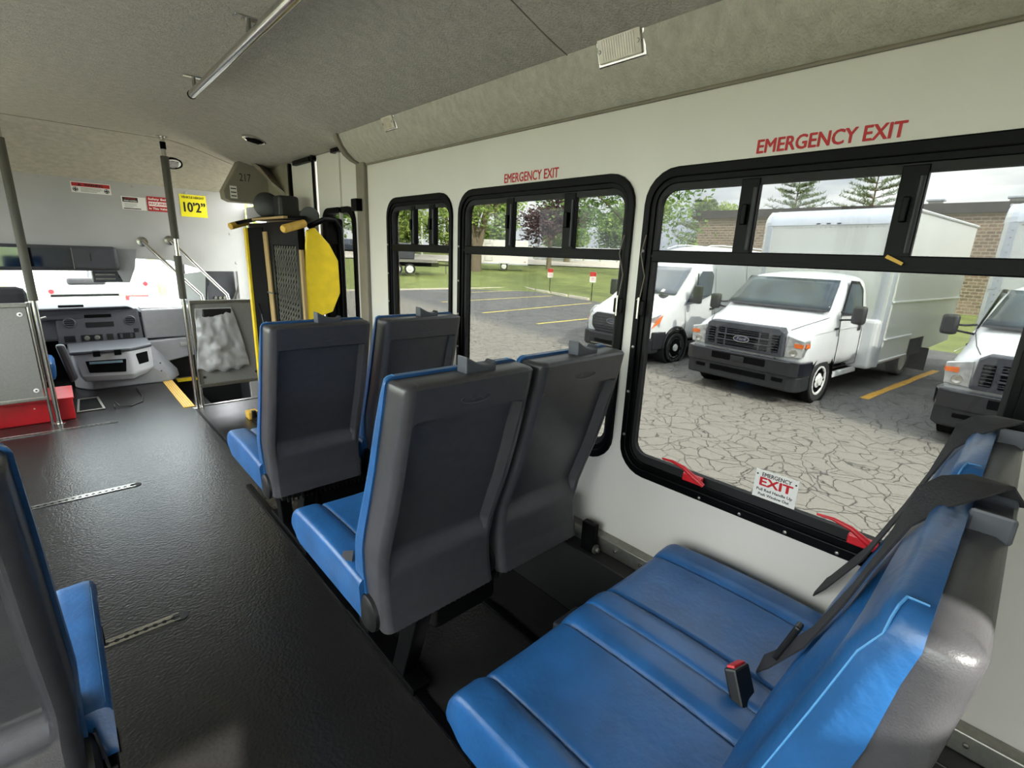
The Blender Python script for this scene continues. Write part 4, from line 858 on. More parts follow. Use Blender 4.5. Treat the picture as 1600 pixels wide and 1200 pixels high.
def line(a, b_, wd, m, lab, grp):
    a, b_ = Vector((*a, 0)), Vector((*b_, 0)); t_ = (b_-a).normalized(); s_ = Vector((-t_.y, t_.x, 0))*wd/2
    mb = MB(); N = 8
    L = [a+(b_-a)*i/N for i in range(N+1)]
    ll = [p+s_*(1+.16*math.sin(i*2.3)) for i, p in enumerate(L)]; rr = [p-s_*(1+.16*math.cos(i*1.7)) for i, p in enumerate(L)]
    mb.quadbox([(p.x, p.y, G-.004) for p in ll]+[(p.x, p.y, G-.004) for p in rr[::-1]], (0, 0, .009))
    o = obj('parking_line', mb, m); tag(o, lab, 'marking', grp)
line((10.32, 1.80), (14.9, 1.36), .13, plo, 'worn orange parking line between the two white box trucks', 'painted parking lines')
line((11.87, 11.51), (14.7, 11.6), .11, pl_m, 'short yellow parking line nearest the van', 'painted parking lines')
line((12.12, 14.73), (20.3, 15.8), .11, pl_m, 'long yellow parking line seen mid-lot through the middle window', 'painted parking lines')
line((13.03, 18.84), (21.5, 19.7), .11, pl_m, 'yellow parking line just before the concrete kerb blocks', 'painted parking lines')
line((17.0, 22.95), (21.8, 23.5), .11, pl_m, 'farthest yellow parking line by the lawn', 'painted parking lines')
conc = mat('concrete', srgb(206, 198, 180), .85, nscale=10, namt=.1)
cur = [((24.2, 25.0), (23.5, 23.2), 'leftmost low concrete kerb block at the lot edge'), ((23.4, 22.9), (22.7, 21.1), 'concrete kerb block just left of the first small sign'), ((22.6, 20.8), (22.0, 19.0), 'concrete kerb block right of the first small sign'), ((21.9, 18.7), (21.4, 16.9), 'rightmost concrete kerb block by the second small sign')]
for a, b_, lab in cur:
    t_ = Vector((b_[0]-a[0], b_[1]-a[1], 0)).normalized(); s_ = Vector((t_.y, -t_.x, 0))*.09; mb = MB()
    mb.loft([[(p.x, p.y, z_) for p, z_ in ((q-s_, G-.01), (q-s_*.6, G+.13), (q+s_*.6, G+.13), (q+s_, G-.01))] for q in (Vector((*a, 0)), Vector((*b_, 0)))])
    o = obj('kerb_block', mb, conc, bevel=.015); tag(o, lab, 'kerb', 'kerb blocks')
kb = MB(); kb.grid([[(a, b_, G+h_) for a, b_ in ((11.4, 25.55), (16, 25.4), (24.0, 25.15))] for h_ in (-.02, .08)]); kb.grid([[(a, b_+dy, G+.08) for a, b_ in ((11.4, 25.55), (16, 25.4), (24.0, 25.15))] for dy in (0, .15)])
struct('trim_20', kb, conc)

# ------------------------------------------------------------------ vehicles, built in their own space: x to the rear, y across, z up
def mirror_y(pts): return [(x_, -y_, z_) for x_, y_, z_ in pts]
def sect(x_, P_): return [(x_, -a, b_) for a, b_ in P_]+[(x_, a, b_) for a, b_ in P_[-2::-1]] if P_[-1][0] == 0 else [(x_, -a, b_) for a, b_ in P_]+[(x_, a, b_) for a, b_ in P_[::-1]]
def subd(o, lv=2):
    m_ = o.modifiers.new('smooth', 'SUBSURF'); m_.levels = lv; m_.render_levels = lv
    for p in o.data.polygons: p.use_smooth = True
    return o
def wheel(v, x_, y_, s_, r_=.375, wd=.22, holes=8, dually=False):
    c0 = (x_, y_, r_-.005)
    w_ = obj('wheel', MB().lathe(c0, (0, s_, 0), [(-wd+.02, r_*.55), (-wd, r_*.9), (-wd+.03, r_), (-.03, r_), (-.005, r_*.95), (0, r_*.86), (-.02, r_*.68), (-.19, r_*.66)], 36), M['tire'], v, smooth=35)
    d_ = -.10 if dually else 0
    rim = obj('rim', MB().lathe((x_, y_+s_*(-.012), r_-.005), (0, s_, 0), [(-.03, r_*.66), (.0, r_*.67), (.0, r_*.60), (-.022+d_, r_*.56), (-.018+d_, r_*.34), (.0+d_*.6, r_*.24), (.02+d_*.6, r_*.22), (.025+d_*.6, r_*.05)], 32), M['wheel'], w_, smooth=30)
    for k in range(holes):
        a = 2*PI*k/holes; q = (x_+r_*.46*math.cos(a), y_+s_*(-.030+d_), r_-.005+r_*.46*math.sin(a))
        obj('hand_hole', MB().lathe(q, (0, s_, 0), [(-.01, .019), (.022, .019)], 10), M['dark'], w_)
    return w_
def emblem(v, x_, z_, sc=1.0, tilt=0):
    n_ = 28
    E_ = lambda a, b_: [(x_, a*math.cos(2*PI*i/n_), z_+b_*math.sin(2*PI*i/n_)) for i in range(n_)]
    e = obj('oval_badge', MB().quadbox(E_(.115*sc, .047*sc), (-.012, 0, 0)), M['chrome'], v)
    obj('badge_field', MB().quadbox([(x_-.012, b_, c_) for _, b_, c_ in E_(.103*sc, .037*sc)], (-.003, 0, 0)), mat('badge_blue', srgb(34, 44, 74), .3, nscale=9), e)
    me = text_mesh('Ford', .062*sc, bold=.01, depth=.001, shear=.25, width=.13*sc)
    me.transform(Matrix.Translation((x_-.0165, 0, z_)) @ Matrix(((0, 0, -1), (-1, 0, 0), (0, 1, 0))).to_4x4()); link('badge_lettering', me, M['chrome'], e)
def mirror_arm(v, s_, x_=1.22, z_=1.50, y_=1.27, h_=.30, w_=.20):
    m_ = obj('side_mirror', MB().box(x_-.06, x_+.07, s_*y_-w_/2, s_*y_+w_/2, z_-h_/2, z_+h_/2), M['autoblack'], v, bevel=.045, seg=4, smooth=50)
    obj('arm', MB().tube([(x_+.10, s_*.98, z_-.12), (x_+.03, s_*1.08, z_-.10), (x_+.03, s_*(y_-.05), z_-.08)], .016, 8).tube([(x_+.08, s_*.98, z_+.02), (x_+.03, s_*1.1, z_+.0), (x_+.03, s_*(y_-.05), z_+.0)], .016, 8), M['autoblack'], m_)
    obj('mirror_glass', MB().box(x_+.071, x_+.075, s_*y_-w_*.38, s_*y_+w_*.38, z_-h_*.38, z_+h_*.38), M['vglass'], m_)
def box_truck(x_, y_, a, label):
    v = thing('box_truck', (x_, y_, G), label, 'truck', 'white box trucks in the parking row', world=False); v.rotation_euler = (0, 0, a)
    S = [(.10, [(.86, .60), (.90, .78), (.90, .98), (.82, 1.10), (.62, 1.16), (0, 1.18)]),
         (.16, [(.96, .55), (.99, .78), (.98, 1.02), (.88, 1.17), (.66, 1.235), (0, 1.26)]),
         (.40, [(.99, .45), (1.01, .80), (1.0, 1.08), (.91, 1.26), (.70, 1.325), (0, 1.35)]),
         (.75, [(1.0, .42), (1.015, .80), (1.0, 1.14), (.93, 1.34), (.76, 1.40), (0, 1.43)]),
         (1.0, [(1.0, .42), (1.015, .80), (1.0, 1.18), (.95, 1.40), (.83, 1.46), (0, 1.49)]),
         (1.08, [(1.0, .42), (1.015, .80), (1.0, 1.20), (.95, 1.46), (.83, 1.53), (0, 1.56)]),
         (1.60, [(1.0, .42), (1.015, .80), (1.0, 1.28), (.90, 1.90), (.78, 2.03), (0, 2.06)]),
         (1.72, [(1.0, .42), (1.015, .80), (1.0, 1.30), (.88, 1.98), (.76, 2.10), (0, 2.14)]),
         (2.55, [(1.0, .42), (1.015, .80), (1.0, 1.30), (.88, 1.98), (.76, 2.12), (0, 2.18)]),
         (2.60, [(1.0, .42), (1.015, .80), (1.0, 1.30), (.88, 1.98), (.76, 2.12), (0, 2.18)])]
    subd(obj('cab', MB().loft([sect(a_, p) for a_, p in S]), M['paint'], v))
    # windshield and side windows as slabs just proud of the cab
    def ws(u, t_): x0 = 1.04+.60*t_; z0 = 1.52+.53*t_; hw_ = (.90-.13*t_)*u; return (x0+.05*u*u-.075, hw_, z0)
    mb = MB(); mb.grid([[ws(-1+2*i/12, .05+.90*j/6) for i in range(13)] for j in range(7)]); g = obj('windshield', mb, M['vglass'], v, smooth=True); sl_ = g.modifiers.new('t', 'SOLIDIFY'); sl_.thickness = .02; sl_.offset = 0
    mb = MB(); mb.grid([[(lambda p: (p[0]-.014, p[1], p[2]))(ws(-1+2*i/12, t_)) for i in range(13)] for t_ in (.0, .10)]); obj('cowl', mb, M['autoblack'], g)
    for y0 in (-.62, .12): obj('wiper', MB().tube([ (1.02, y0+.0, 1.535), (1.045, y0+.25, 1.565), (1.03, y0+.55, 1.545)], .008, 6), M['black'], g)
    ring = [ws(-1.0+2*i/12, 1.0) for i in range(13)]
    for s_ in (-1, 1):
        f = lambda x0, z0: (x0, s_*(1.018-(max(0, z0-1.28))*.185), z0)
        poly = [f(1.40, 1.50), f(2.22, 1.47), f(2.24, 1.86), f(2.10, 1.97), f(1.76, 1.98)]
        w_ = obj('side_window', MB().quadbox(poly, (0, s_*.006, 0)), M['vglass'], v)
        obj('window_frame', MB().ring([f(1.33, 1.46), f(2.28, 1.43), f(2.30, 1.88), f(2.12, 2.02), f(1.74, 2.03)], poly, (0, s_*.008, 0)), M['rubber'], w_)
        dl = MB(); fr_ = lambda x0, z0: (x0, s_*(1.012-max(0, z0-1.28)*.185), z0)
        for A, B in (((1.33, 1.45), (1.33, .55)), ((2.30, 1.9), (2.32, .55)), ((1.33, .55), (2.32, .55))): dl.tube([fr_(*A), fr_((A[0]+B[0])/2, (A[1]+B[1])/2), fr_(*B)], .006, 5)
        d_ = obj('door_seam', dl, M['rubber'], v)
        obj('door_handle', MB().box(2.14, 2.24, s_*1.012-.012, s_*1.012+.012, 1.16, 1.30), M['black'], v, bevel=.008)
        obj('fender_badge', MB().box(1.10, 1.24, s_*1.008-.006, s_*1.008+.006, 1.22, 1.26), M['autoblack'], v)
        obj('body_crease', MB().tube([(.45, s_*1.004, 1.20), (1.0, s_*1.010, 1.22), (1.7, s_*1.012, 1.23), (2.3, s_*1.012, 1.23)], .005, 5), M['boxside'], v)
        obj('rocker', MB().box(1.45, 2.5, s_*.97-.03, s_*.97+.03, .36, .46), M['paint'], v, bevel=.015)
        obj('wheel_arch', MB().lathe((.93, s_*.99, .42), (0, s_, 0), [(-.22, .465), (.012, .465), (.016, .44), (-.02, .42)], 36), M['dark'], v)
        wheel(v, .93, s_*1.00, s_)
        wheel(v, 5.05, s_*1.08, s_, dually=True)
        # headlight block
        hp = [(.70, .80), (.97, .82), (.99, 1.10), (.72, 1.16)]
        hl = obj('headlight', MB().loft([[(x0, s_*b_, c_) for b_, c_ in hp] for x0 in (.085, .30)]), M['lens'], v, bevel=.015)
        obj('turn_signal', MB().quadbox([(.078, s_*.84, .98), (.078, s_*.975, .98), (.078, s_*.98, 1.04), (.078, s_*.84, 1.05)], (.01, 0, 0)), M['amber'], hl)
        obj('reflector', MB().lathe((.080, s_*.84, .89), (-1, 0, 0), [(-.01, .062), (.002, .062), (.004, .05), (-.004, .02)], 18), M['chrome'], hl)
        obj('signal_side', MB().quadbox([(.14, s_*.990, .98), (.26, s_*.994, .98), (.26, s_*.994, 1.05), (.14, s_*.990, 1.05)], (0, s_*.012, 0)), M['amber'], hl)
        mirror_arm(v, s_)
        obj('hood_seam', MB().tube([(.20, s_*.70, 1.235), (.45, s_*.80, 1.315), (.75, s_*.87, 1.375), (1.0, s_*.93, 1.43)], .005, 5), M['rubber'], v)
    # grille: surround, bars, openings
    gs = obj('grille_surround', MB().loft([[(x0, -.70+d_, .80), (x0, .70-d_, .80), (x0, .68-d_, 1.20-d_), (x0, .60-d_, 1.26-d_), (x0, -.60+d_, 1.26-d_), (x0, -.68+d_, 1.20-d_)] for x0, d_ in ((.04, .015), (.07, 0), (.26, 0))]), M['grille'], v, bevel=.01)
    for (y0, y1, z0, z1) in ((-.44, .44, 1.06, 1.15), (-.44, .44, .96, 1.03), (-.44, .44, .85, .93), (-.62, -.50, .86, 1.14), (.50, .62, .86, 1.14)):
        op = obj('grille_opening', MB().box(.030, .045, y0, y1, z0, z1), M['dark'], gs, bevel=.004)
    for (y0, y1) in ((-.62, -.50), (.50, .62)):
        for k in range(6): obj('grille_bar', MB().box(.024, .034, y0+.005, y1-.005, .875+k*.045, .885+k*.045), M['grille'], gs)
    for zc in (1.045, .945): obj('grille_bar', MB().box(.020, .045, -.46, .46, zc-.012, zc+.012), M['grille'], gs, bevel=.004)
    for zc in (1.09, 1.125, .99, .88, .905): obj('grille_bar', MB().box(.027, .034, -.44, .44, zc-.004, zc+.004), M['grille'], gs)
    for yc in (-.3, .3): obj('grille_post', MB().box(.022, .04, yc-.012, yc+.012, .85, 1.15), M['grille'], gs)
    emblem(v, .020, .995, 1.25)
    # bumper: upper glossy beam, lower valance with intake
    bmp = obj('bumper', MB().loft([[(x0, s0*w_, z0) for s0, z0 in ((-1, .52), (1, .52), (1, .76), (-1, .76))] for x0, w_ in ((-.02, .86), (.02, .98), (.14, 1.03), (.42, 1.04))]), mat('gloss_black', srgb(24, 26, 34), .22, coat=.6, nscale=6) if 'gloss_black' not in bpy.data.materials else bpy.data.materials['gloss_black'], v, bevel=.02)
    va = obj('valance', MB().loft([[(x0, s0*w_, z0) for s0, z0 in ((-1, .26), (1, .26), (1, .52), (-1, .52))] for x0, w_ in ((.02, .84), (.06, .96), (.16, 1.01), (.45, 1.02))]), M['autoblack'], v, bevel=.03)
    for (y0, y1, z0, z1) in ((-.48, .48, .60, .72),): obj('bumper_opening', MB().box(-.027, .0, y0, y1, z0, z1), M['dark'], bmp, bevel=.01)
    for (y0, y1, z0, z1) in ((-.78, -.60, .40, .46), (-.50, .50, .38, .47), (.60, .78, .40, .46)): obj('intake', MB().box(.008, .03, y0, y1, z0, z1), M['dark'], va, bevel=.008)
    obj('plate_holder', MB().box(-.035, -.02, -.12, .12, .60, .70), M['autoblack'], bmp, bevel=.01)
    obj('lip_line', MB().box(.0, .03, -.90, .90, .515, .53), M['grille'], va)
    # cargo box with rounded aluminium nose, rails and rivets
    BX0, BX1, BZ0, BZ1 = 2.62, 7.75, .50, 3.33
    arc = [(BX0+.30-.30*math.cos(t_*PI/12), BZ1-.30+.30*math.sin(t_*PI/12)) for t_ in range(7)]
    prof_ = [(BX0, BZ1-.62)]+[(a_, b_) for a_, b_ in arc]+[(BX0+.55, BZ1)]
    obj('box_wall', MB().quadbox([(x0, -1.21, z0) for x0, z0 in [(BX1, BZ0+.12), (BX1, BZ1)]+[(a_+.012, b_-.006) for a_, b_ in prof_[::-1]]+[(BX0+.012, BZ0+.0), (5.0, BZ0+.0)]], (0, 2.42, 0)), M['boxside'], v)
    nosep = MB(); nosep.grid([[(a_, y0, b_) for a_, b_ in arc] for y0 in (-1.08, 1.08)]); obj('nose_sheet', nosep, M['alu'], v, smooth=50)
    for s_ in (-1, 1):
        cp = obj('corner_cap', MB().loft([[(a_-.004, s_*1.08, b_+.004) for a_, b_ in arc]+[(BX0+.3, s_*1.08, BZ1-.3)], [(a_+.02, s_*1.225, b_-.02) for a_, b_ in arc]+[(BX0+.3, s_*1.225, BZ1-.3)]]), M['alu'], v)
        obj('corner_post', MB().loft([[(BX0-.006, s_*1.05, z0), (BX0+.01, s_*1.16, z0), (BX0+.06, s_*1.222, z0), (BX0+.22, s_*1.228, z0), (BX0+.22, s_*1.0, z0)] for z0 in (.46, BZ1-.31)]), M['alu'], v, smooth=60)
        for zc, hh, nm in ((BZ1-.03, .05, 'top_rail'), (1.66, .045, 'side_rail'), (.96, .045, 'side_rail'), (.55, .04, 'side_rail')):
            obj(nm, MB().tube([(BX0+.24, s_*1.222, zc), (BX1 if zc > 1 else (4.55 if zc > .6 else 4.5), s_*1.222, zc)], hh/2, 8), M['paint'], v)
        rv = MB()
        for k in range(46): rv.lathe((BX0+.3+k*.11, s_*1.213, BZ1-.075), (0, s_, 0), [(0, .008), (.005, .005)], 6)
        for k in range(22): rv.lathe((BX0+.17, s_*1.229, .6+k*.12), (0, s_, 0), [(0, .010), (.004, .006)], 6); rv.lathe((BX0-.004, s_*1.10, .6+k*.11), (-1, 0, 0), [(0, .010), (.004, .006)], 6)
        obj('rivet_row', rv, M['steel'], v)['kind'] = 'stuff'
        obj('mud_flap', MB().box(5.50, 5.52, s_*1.15-.22, s_*1.15+.22, .12, .62), M['rubber'], v)
        obj('skirt_cut', MB().box(4.60, 5.55, s_*1.214-.004, s_*1.214+.006, .50, .86), M['dark'], v)
        obj('fairing', MB().box(2.40, 2.66, s_*1.0-.22, s_*1.0+.21, .44, 1.35), M['paint'], v, bevel=.06, seg=4)
    rv = MB()
    for k in range(24): rv.lathe((BX0+.004, -1.0+k*.087, BZ1-.345), (-1, 0, 0), [(0, .010), (.006, .006)], 6)
    obj('rivet_row', rv, M['steel'], v)['kind'] = 'stuff'
    for yc in (-.18, 0, .18): obj('marker_light', MB().box(BX0+.0, BX0+.022, yc-.035, yc+.035, BZ1-.29, BZ1-.265), M['amber'] if False else M['dashdark'], v)
    obj('chassis', MB().box(2.5, 7.6, -.5, .5, .42, .58).box(3.0, 4.2, -.95, -.55, .35, .52), M['dark'], v)
    obj('underbody', MB().box(.4, 2.6, -.85, .85, .30, .5), M['dark'], v)
    obj('box_seam', MB().tube([(BX0+.02, -1.2, 2.0), (BX0+.005, 1.2, 2.0)], .004, 4), M['steel'], v)
    return v
box_truck(8.50, 3.37, math.radians(-5.6), 'white box truck in the middle of the large window, full front in view')
box_truck(8.32, -.28, math.radians(-5.6), 'white box truck at the right edge, cut off by the window frame')

def cargo_van(x_, y_, a, label):
    v = thing('cargo_van', (x_, y_, G), label, 'van', None, world=False); v.rotation_euler = (0, 0, a)
    S = [(.03, [(.70, .42), (.74, .62), (.74, .80), (.64, .95), (.45, 1.02), (0, 1.05)]),
         (.12, [(.86, .38), (.91, .62), (.90, .85), (.80, 1.02), (.60, 1.08), (0, 1.12)]),
         (.50, [(.97, .36), (1.0, .70), (.98, .98), (.90, 1.18), (.72, 1.24), (0, 1.27)]),
         (.90, [(1.0, .36), (1.02, .70), (1.0, 1.06), (.93, 1.32), (.78, 1.38), (0, 1.42)]),
         (1.05, [(1.0, .36), (1.02, .70), (1.0, 1.10), (.94, 1.42), (.80, 1.50), (0, 1.54)]),
         (1.80, [(1.0, .36), (1.03, .70), (1.01, 1.20), (.90, 1.95), (.74, 2.14), (0, 2.19)]),
         (2.15, [(1.0, .36), (1.03, .70), (1.02, 1.20), (.90, 2.08), (.72, 2.38), (0, 2.46)]),
         (2.60, [(1.0, .36), (1.03, .70), (1.02, 1.20), (.91, 2.15), (.76, 2.55), (0, 2.63)]),
         (3.2, [(1.0, .36), (1.03, .70), (1.02, 1.20), (.91, 2.15), (.78, 2.60), (0, 2.68)]),
         (5.85, [(1.0, .36), (1.03, .70), (1.02, 1.20), (.91, 2.15), (.78, 2.58), (0, 2.66)]),
         (5.95, [(.9, .40), (1.0, .70), (.98, 1.20), (.88, 2.1), (.74, 2.5), (0, 2.58)])]
    subd(obj('body', MB().loft([sect(a_, p) for a_, p in S]), M['paint'], v))
    def ws(u, t_): return (1.06+.78*t_-.085+.07*u*u, (.86-.14*t_)*u, 1.50+.66*t_)
    mb = MB(); mb.grid([[ws(-1+2*i/12, .02+.9*j/6) for i in range(13)] for j in range(7)]); g = obj('windshield', mb, M['vglassdark'], v, smooth=True); sl_ = g.modifiers.new('t', 'SOLIDIFY'); sl_.thickness = .02; sl_.offset = 0
    for y0 in (-.55, .1): obj('wiper', MB().tube([(.98, y0, 1.50), (1.05, y0+.3, 1.58), (1.03, y0+.55, 1.56)], .008, 6), M['black'], g)
    obj('permit_card', MB().quadbox([(1.04, -.55, 1.545), (1.04, -.47, 1.545), (1.10, -.47, 1.60), (1.10, -.55, 1.60)], (-.01, 0, .01)), M['paper'], g)
    obj('cowl', MB().quadbox([(.93, -.66, 1.405), (.93, .66, 1.405), (1.02, .70, 1.475), (1.02, -.70, 1.475)], (0, 0, .018)), M['autoblack'], v)
    for s_ in (-1, 1):
        f = lambda x0, z0: (x0, s_*(1.038-(max(0, z0-1.20))*.135), z0)
        poly = [f(1.22, 1.30), f(1.60, 1.34), f(2.28, 1.50), f(2.38, 1.95), f(2.30, 2.04), f(1.90, 2.04)]
        w_ = obj('side_window', MB().quadbox(poly, (0, s_*.006, 0)), M['vglassdark'], v)
        obj('divider', MB().quadbox([f(1.66, 1.36), f(1.70, 1.37), f(1.74, 2.0), f(1.71, 1.98)], (0, s_*.012, 0)), M['black'], w_)
        dl = MB(); k_ = lambda x0, z0: (x0, s_*(1.026-max(0, z0-1.20)*.125), z0)
        for L in (((2.45, .5), (2.47, 1.2), (2.47, 2.1)), ((1.3, .5), (1.32, .9), (1.25, 1.25)), ((3.9, .5), (3.9, 1.2), (3.9, 2.2))): dl.tube([k_(*q) for q in L], .005, 5)
        obj('door_seam', dl, M['steel'], v); obj('door_handle', MB().box(2.25, 2.42, s_*1.03-.015, s_*1.03+.015, 1.16, 1.20), M['black'], v, bevel=.008)
        obj('wheel_arch', MB().lathe((1.02, s_*1.0, .37), (0, s_, 0), [(-.25, .46), (.035, .46), (.045, .43), (.0, .38)], 36), M['autoblack'], v)
        obj('arch_void', MB().lathe((1.02, s_*1.0, .36), (0, s_, 0), [(-.2, .40), (.038, .40)], 30), M['dark'], v)
        wheel(v, 1.02, s_*1.05, s_, .345, .22, 10); wheel(v, 4.75, s_*1.05, s_, .345, .22, 10)
        hl = obj('headlight', MB().loft([[(x0+.16*max(0, (abs(b_)-.6)/.4), s_*b_, c_) for b_, c_ in hp] for x0, hp in ((.06, [(.60, .82), (.84, .78), (.88, 1.0), (.72, 1.05)]), (.30, [(.70, .82), (.98, .82), (.99, 1.12), (.80, 1.16)]))]), M['lens'], v, bevel=.012)
        obj('turn_signal', MB().quadbox([(.22, s_*.93, .80), (.42, s_*.99, .93), (.50, s_*.995, 1.10), (.36, s_*.96, 1.0)], (-.015, s_*.018, 0)), M['amber'], hl)
        obj('side_bumper', MB().box(.25, .66, s_*.96-.05, s_*.96+.05, .34, .72), M['autoblack'], v, bevel=.02)
        obj('rocker', MB().box(1.5, 4.3, s_*1.01-.03, s_*1.01+.03, .32, .46), M['autoblack'], v, bevel=.015)
        m_ = obj('side_mirror', MB().box(1.30, 1.42, s_*1.22-.10, s_*1.22+.10, 1.34, 1.74), M['autoblack'], v, bevel=.04, seg=3); obj('arm', MB().box(1.35, 1.42, min(s_*1.0, s_*1.15), max(s_*1.0, s_*1.15), 1.36, 1.44), M['autoblack'], m_, bevel=.01)
        obj('roof_rib', MB().tube([(2.35, s_*.45, 2.545), (2.8, s_*.48, 2.64), (3.3, s_*.48, 2.665), (5.6, s_*.48, 2.65)], .014, 6), M['paint'], v)
    gr = obj('grille_surround', MB().loft([[(x0, -.62, .70), (x0, -.46, .55), (x0, .46, .55), (x0, .62, .70), (x0, .62, .92), (x0, .50, 1.02), (x0, -.50, 1.02), (x0, -.62, .92)] for x0 in (-.005, .2)]), M['autoblack'], v, bevel=.015)
    for k in range(6): obj('grille_bar', MB().box(-.018, -.002, -.50, .50, .62+k*.062, .635+k*.062), M['grille'], gr)
    emblem(v, -.015, .86, 1.3)
    bp_ = obj('bumper', MB().loft([[(x0, s0*w_, z0) for s0, z0 in ((-1, .24), (1, .24), (1, .58), (-1, .58))] for x0, w_ in ((-.06, .62), (-.02, .78), (.10, .94), (.45, 1.0))]), M['autoblack'], v, bevel=.04, seg=3)
    obj('intake', MB().box(-.068, -.05, -.45, .45, .34, .42), M['dark'], bp_, bevel=.01); obj('skid_bar', MB().box(-.072, -.05, -.55, .55, .29, .315), M['steel'], bp_, bevel=.005)
    for s_ in (-1, 1): obj('fog_lamp', MB().lathe((.08, s_*.80, .40), (-1, s_*.5, 0), [(-.02, .05), (.03, .05), (.035, .03)], 14), M['grille'], bp_)
    obj('underbody', MB().box(.5, 5.6, -.85, .85, .25, .4), M['dark'], v)
    return v
cargo_van(9.25, 6.58, math.radians(-5.6), 'white high-roof cargo van left of the box trucks')

# vehicles ahead of the bus, seen through its windshield
def truck_rear(x0, x1, y_, label):
    v = thing('parked_truck', ((x0+x1)/2, y_, G), label, 'truck')
    obj('box_wall', MB().box(x0, x1, y_, y_+4.5, .20, 2.35), M['boxside'], v, bevel=.03)
    for k in range(5): obj('door_rib', MB().box(x0+.08, x1-.08, y_-.012, y_, .35+k*.36, .365+k*.36), M['paint'], v)
    obj('post', MB().box(x1-.07, x1, y_-.02, y_, .2, 2.35), M['alu'], v); obj('post', MB().box(x0, x0+.07, y_-.02, y_, .2, 2.35), M['alu'], v)
    b_ = obj('bumper', MB().box(x0+.05, x1-.05, y_-.10, y_+.1, -.12, .16), M['steel'], v, bevel=.01)
    obj('step', MB().box(x0+.3, x1-.5, y_-.30, y_-.10, -.10, -.04), M['alu'], b_)
    obj('tail_light', MB().lathe((x0+.62, y_, .27), (0, -1, 0), [(0, .05), (.02, .045)], 16), M['red'], v); obj('tail_light', MB().lathe((x1-.10, y_-.02, .42), (0, -1, 0), [(0, .05), (.02, .045)], 16), M['red'], v)
    pt = obj('licence_plate', MB().box(x1-.50, x1-.08, y_-.115, y_-.10, .02, .16), M['redink'], v); obj('plate_field', MB().box(x1-.44, x1-.14, y_-.118, y_-.115, .05, .13), mat('pink_field', srgb(226, 150, 150), .5, nscale=9), pt)
    for s_ in (x0+.35, x1-.35): obj('wheel', MB().lathe((s_-.12, y_+1.2, G+.38), (1, 0, 0), [(0, .30), (.02, .38), (.26, .38), (.28, .3)], 24), M['tire'], v)
    obj('chassis', MB().box(x0+.6, x1-.6, y_, y_+4.3, -.3, .2), M['dark'], v)
truck_rear(-.70, 1.62, 14.0, 'white box truck parked ahead, seen through the windshield')
v = thing('parked_van', (2.6, 11.5, G), 'pale green-white van ahead, seen right of the rails through the windshield', 'van')
obj('body', MB().quadbox([(1.95, 11.2, -.35), (1.95, 11.2, .75), (2.1, 11.2, 1.5), (4.0, 11.2, 1.5), (4.1, 11.2, -.35)], (0, 4.5, 0)), M['alu'], v, bevel=.08, seg=3)
obj('rear_window', MB().box(2.15, 3.9, 11.185, 11.2, .55, 1.3), M['vglass'], v, bevel=.02); obj('bumper', MB().box(1.9, 4.1, 11.08, 11.3, -.45, -.2), M['steel'], v, bevel=.03)
for x0 in (2.05, 3.7): obj('wheel', MB().lathe((x0, 12.0, G+.35), (1, 0, 0), [(0, .28), (.02, .35), (.22, .35), (.24, .28)], 24), M['tire'], v)
obj('tail_light', MB().box(1.98, 2.08, 11.18, 11.2, .0, .35), M['amber'], v)

# ------------------------------------------------------------------ lawn side: trailer, flatbed, car, signs, lamp, building
t = thing('cargo_trailer', (33, 37, .1), 'long white enclosed trailer parked on the grass behind the tree', 'trailer', world=False); t.location = (30.1, 33.2, .08); t.scale = (.92, .92, .92); t.rotation_euler = (0, 0, math.radians(-42.5))
obj('body', MB().box(-2.9, 1.9, -1.0, 1.0, .55, 2.75), M['inkwhite'], t, bevel=.06, seg=3)
obj('lower_rail', MB().box(-2.92, 1.92, -1.03, -.98, .50, .60), M['alu'], t); 
fd = obj('fender', MB().box(-.80, .10, -1.12, -.98, .60, .78), M['white'], t, bevel=.03)
w_ = wheel(t, -.35, -1.06, -1, .36, .2, 0); obj('door_frame', MB().ring([(x0, -1.005, z0) for x0, z0 in ((-2.2, .8), (-1.5, .8), (-1.5, 2.4), (-2.2, 2.4))], [(x0, -1.005, z0) for x0, z0 in ((-2.17, .83), (-1.53, .83), (-1.53, 2.37), (-2.17, 2.37))], (0, -.012, 0)), M['steel'], t)
obj('tail_light', MB().box(1.6, 1.7, -1.02, -1.0, .75, .85), M['red'], t); obj('tongue', MB().box(-4.0, -2.9, -.08, .08, .45, .55), M['frame'], t)
t = thing('flatbed_trailer', (20.2, 34.2, -.3), 'dark flatbed utility trailer with load at the far left lawn', 'trailer', world=False); t.location = (20.3, 33.4, -.33); t.scale = (1.2, 1.2, 1.2); t.rotation_euler = (0, 0, math.radians(-30))
obj('deck', MB().box(-2.4, 1.6, -.9, .9, .75, .92), M['steel'], t); obj('frame', MB().box(-2.3, 1.7, -.6, .6, .5, .75), M['frame'], t); obj('load', MB().box(-2.2, .2, -.7, .7, .92, 1.9), M['dashdark'], t, bevel=.08)
for x0 in (-.9, -.1): wheel(t, x0, -.86, -1, .34, .2, 0)
obj('tongue', MB().tube([(1.6, -.5, .62), (2.6, 0, .6), (1.6, .5, .62)], .05, 6), M['frame'], t); obj('jack', MB().tube([(2.2, 0, .05), (2.2, 0, .8)], .04, 6), M['steel'], t)
t = thing('parked_car', (25, 54, .8), 'small dark blue car across the road at far left', 'car', world=False); t.location = (24.6, 54.6, .85); t.rotation_euler = (0, 0, math.radians(-25))
cbm = mat('dark_blue_paint', srgb(36, 48, 66), .3, coat=.6, nscale=3)
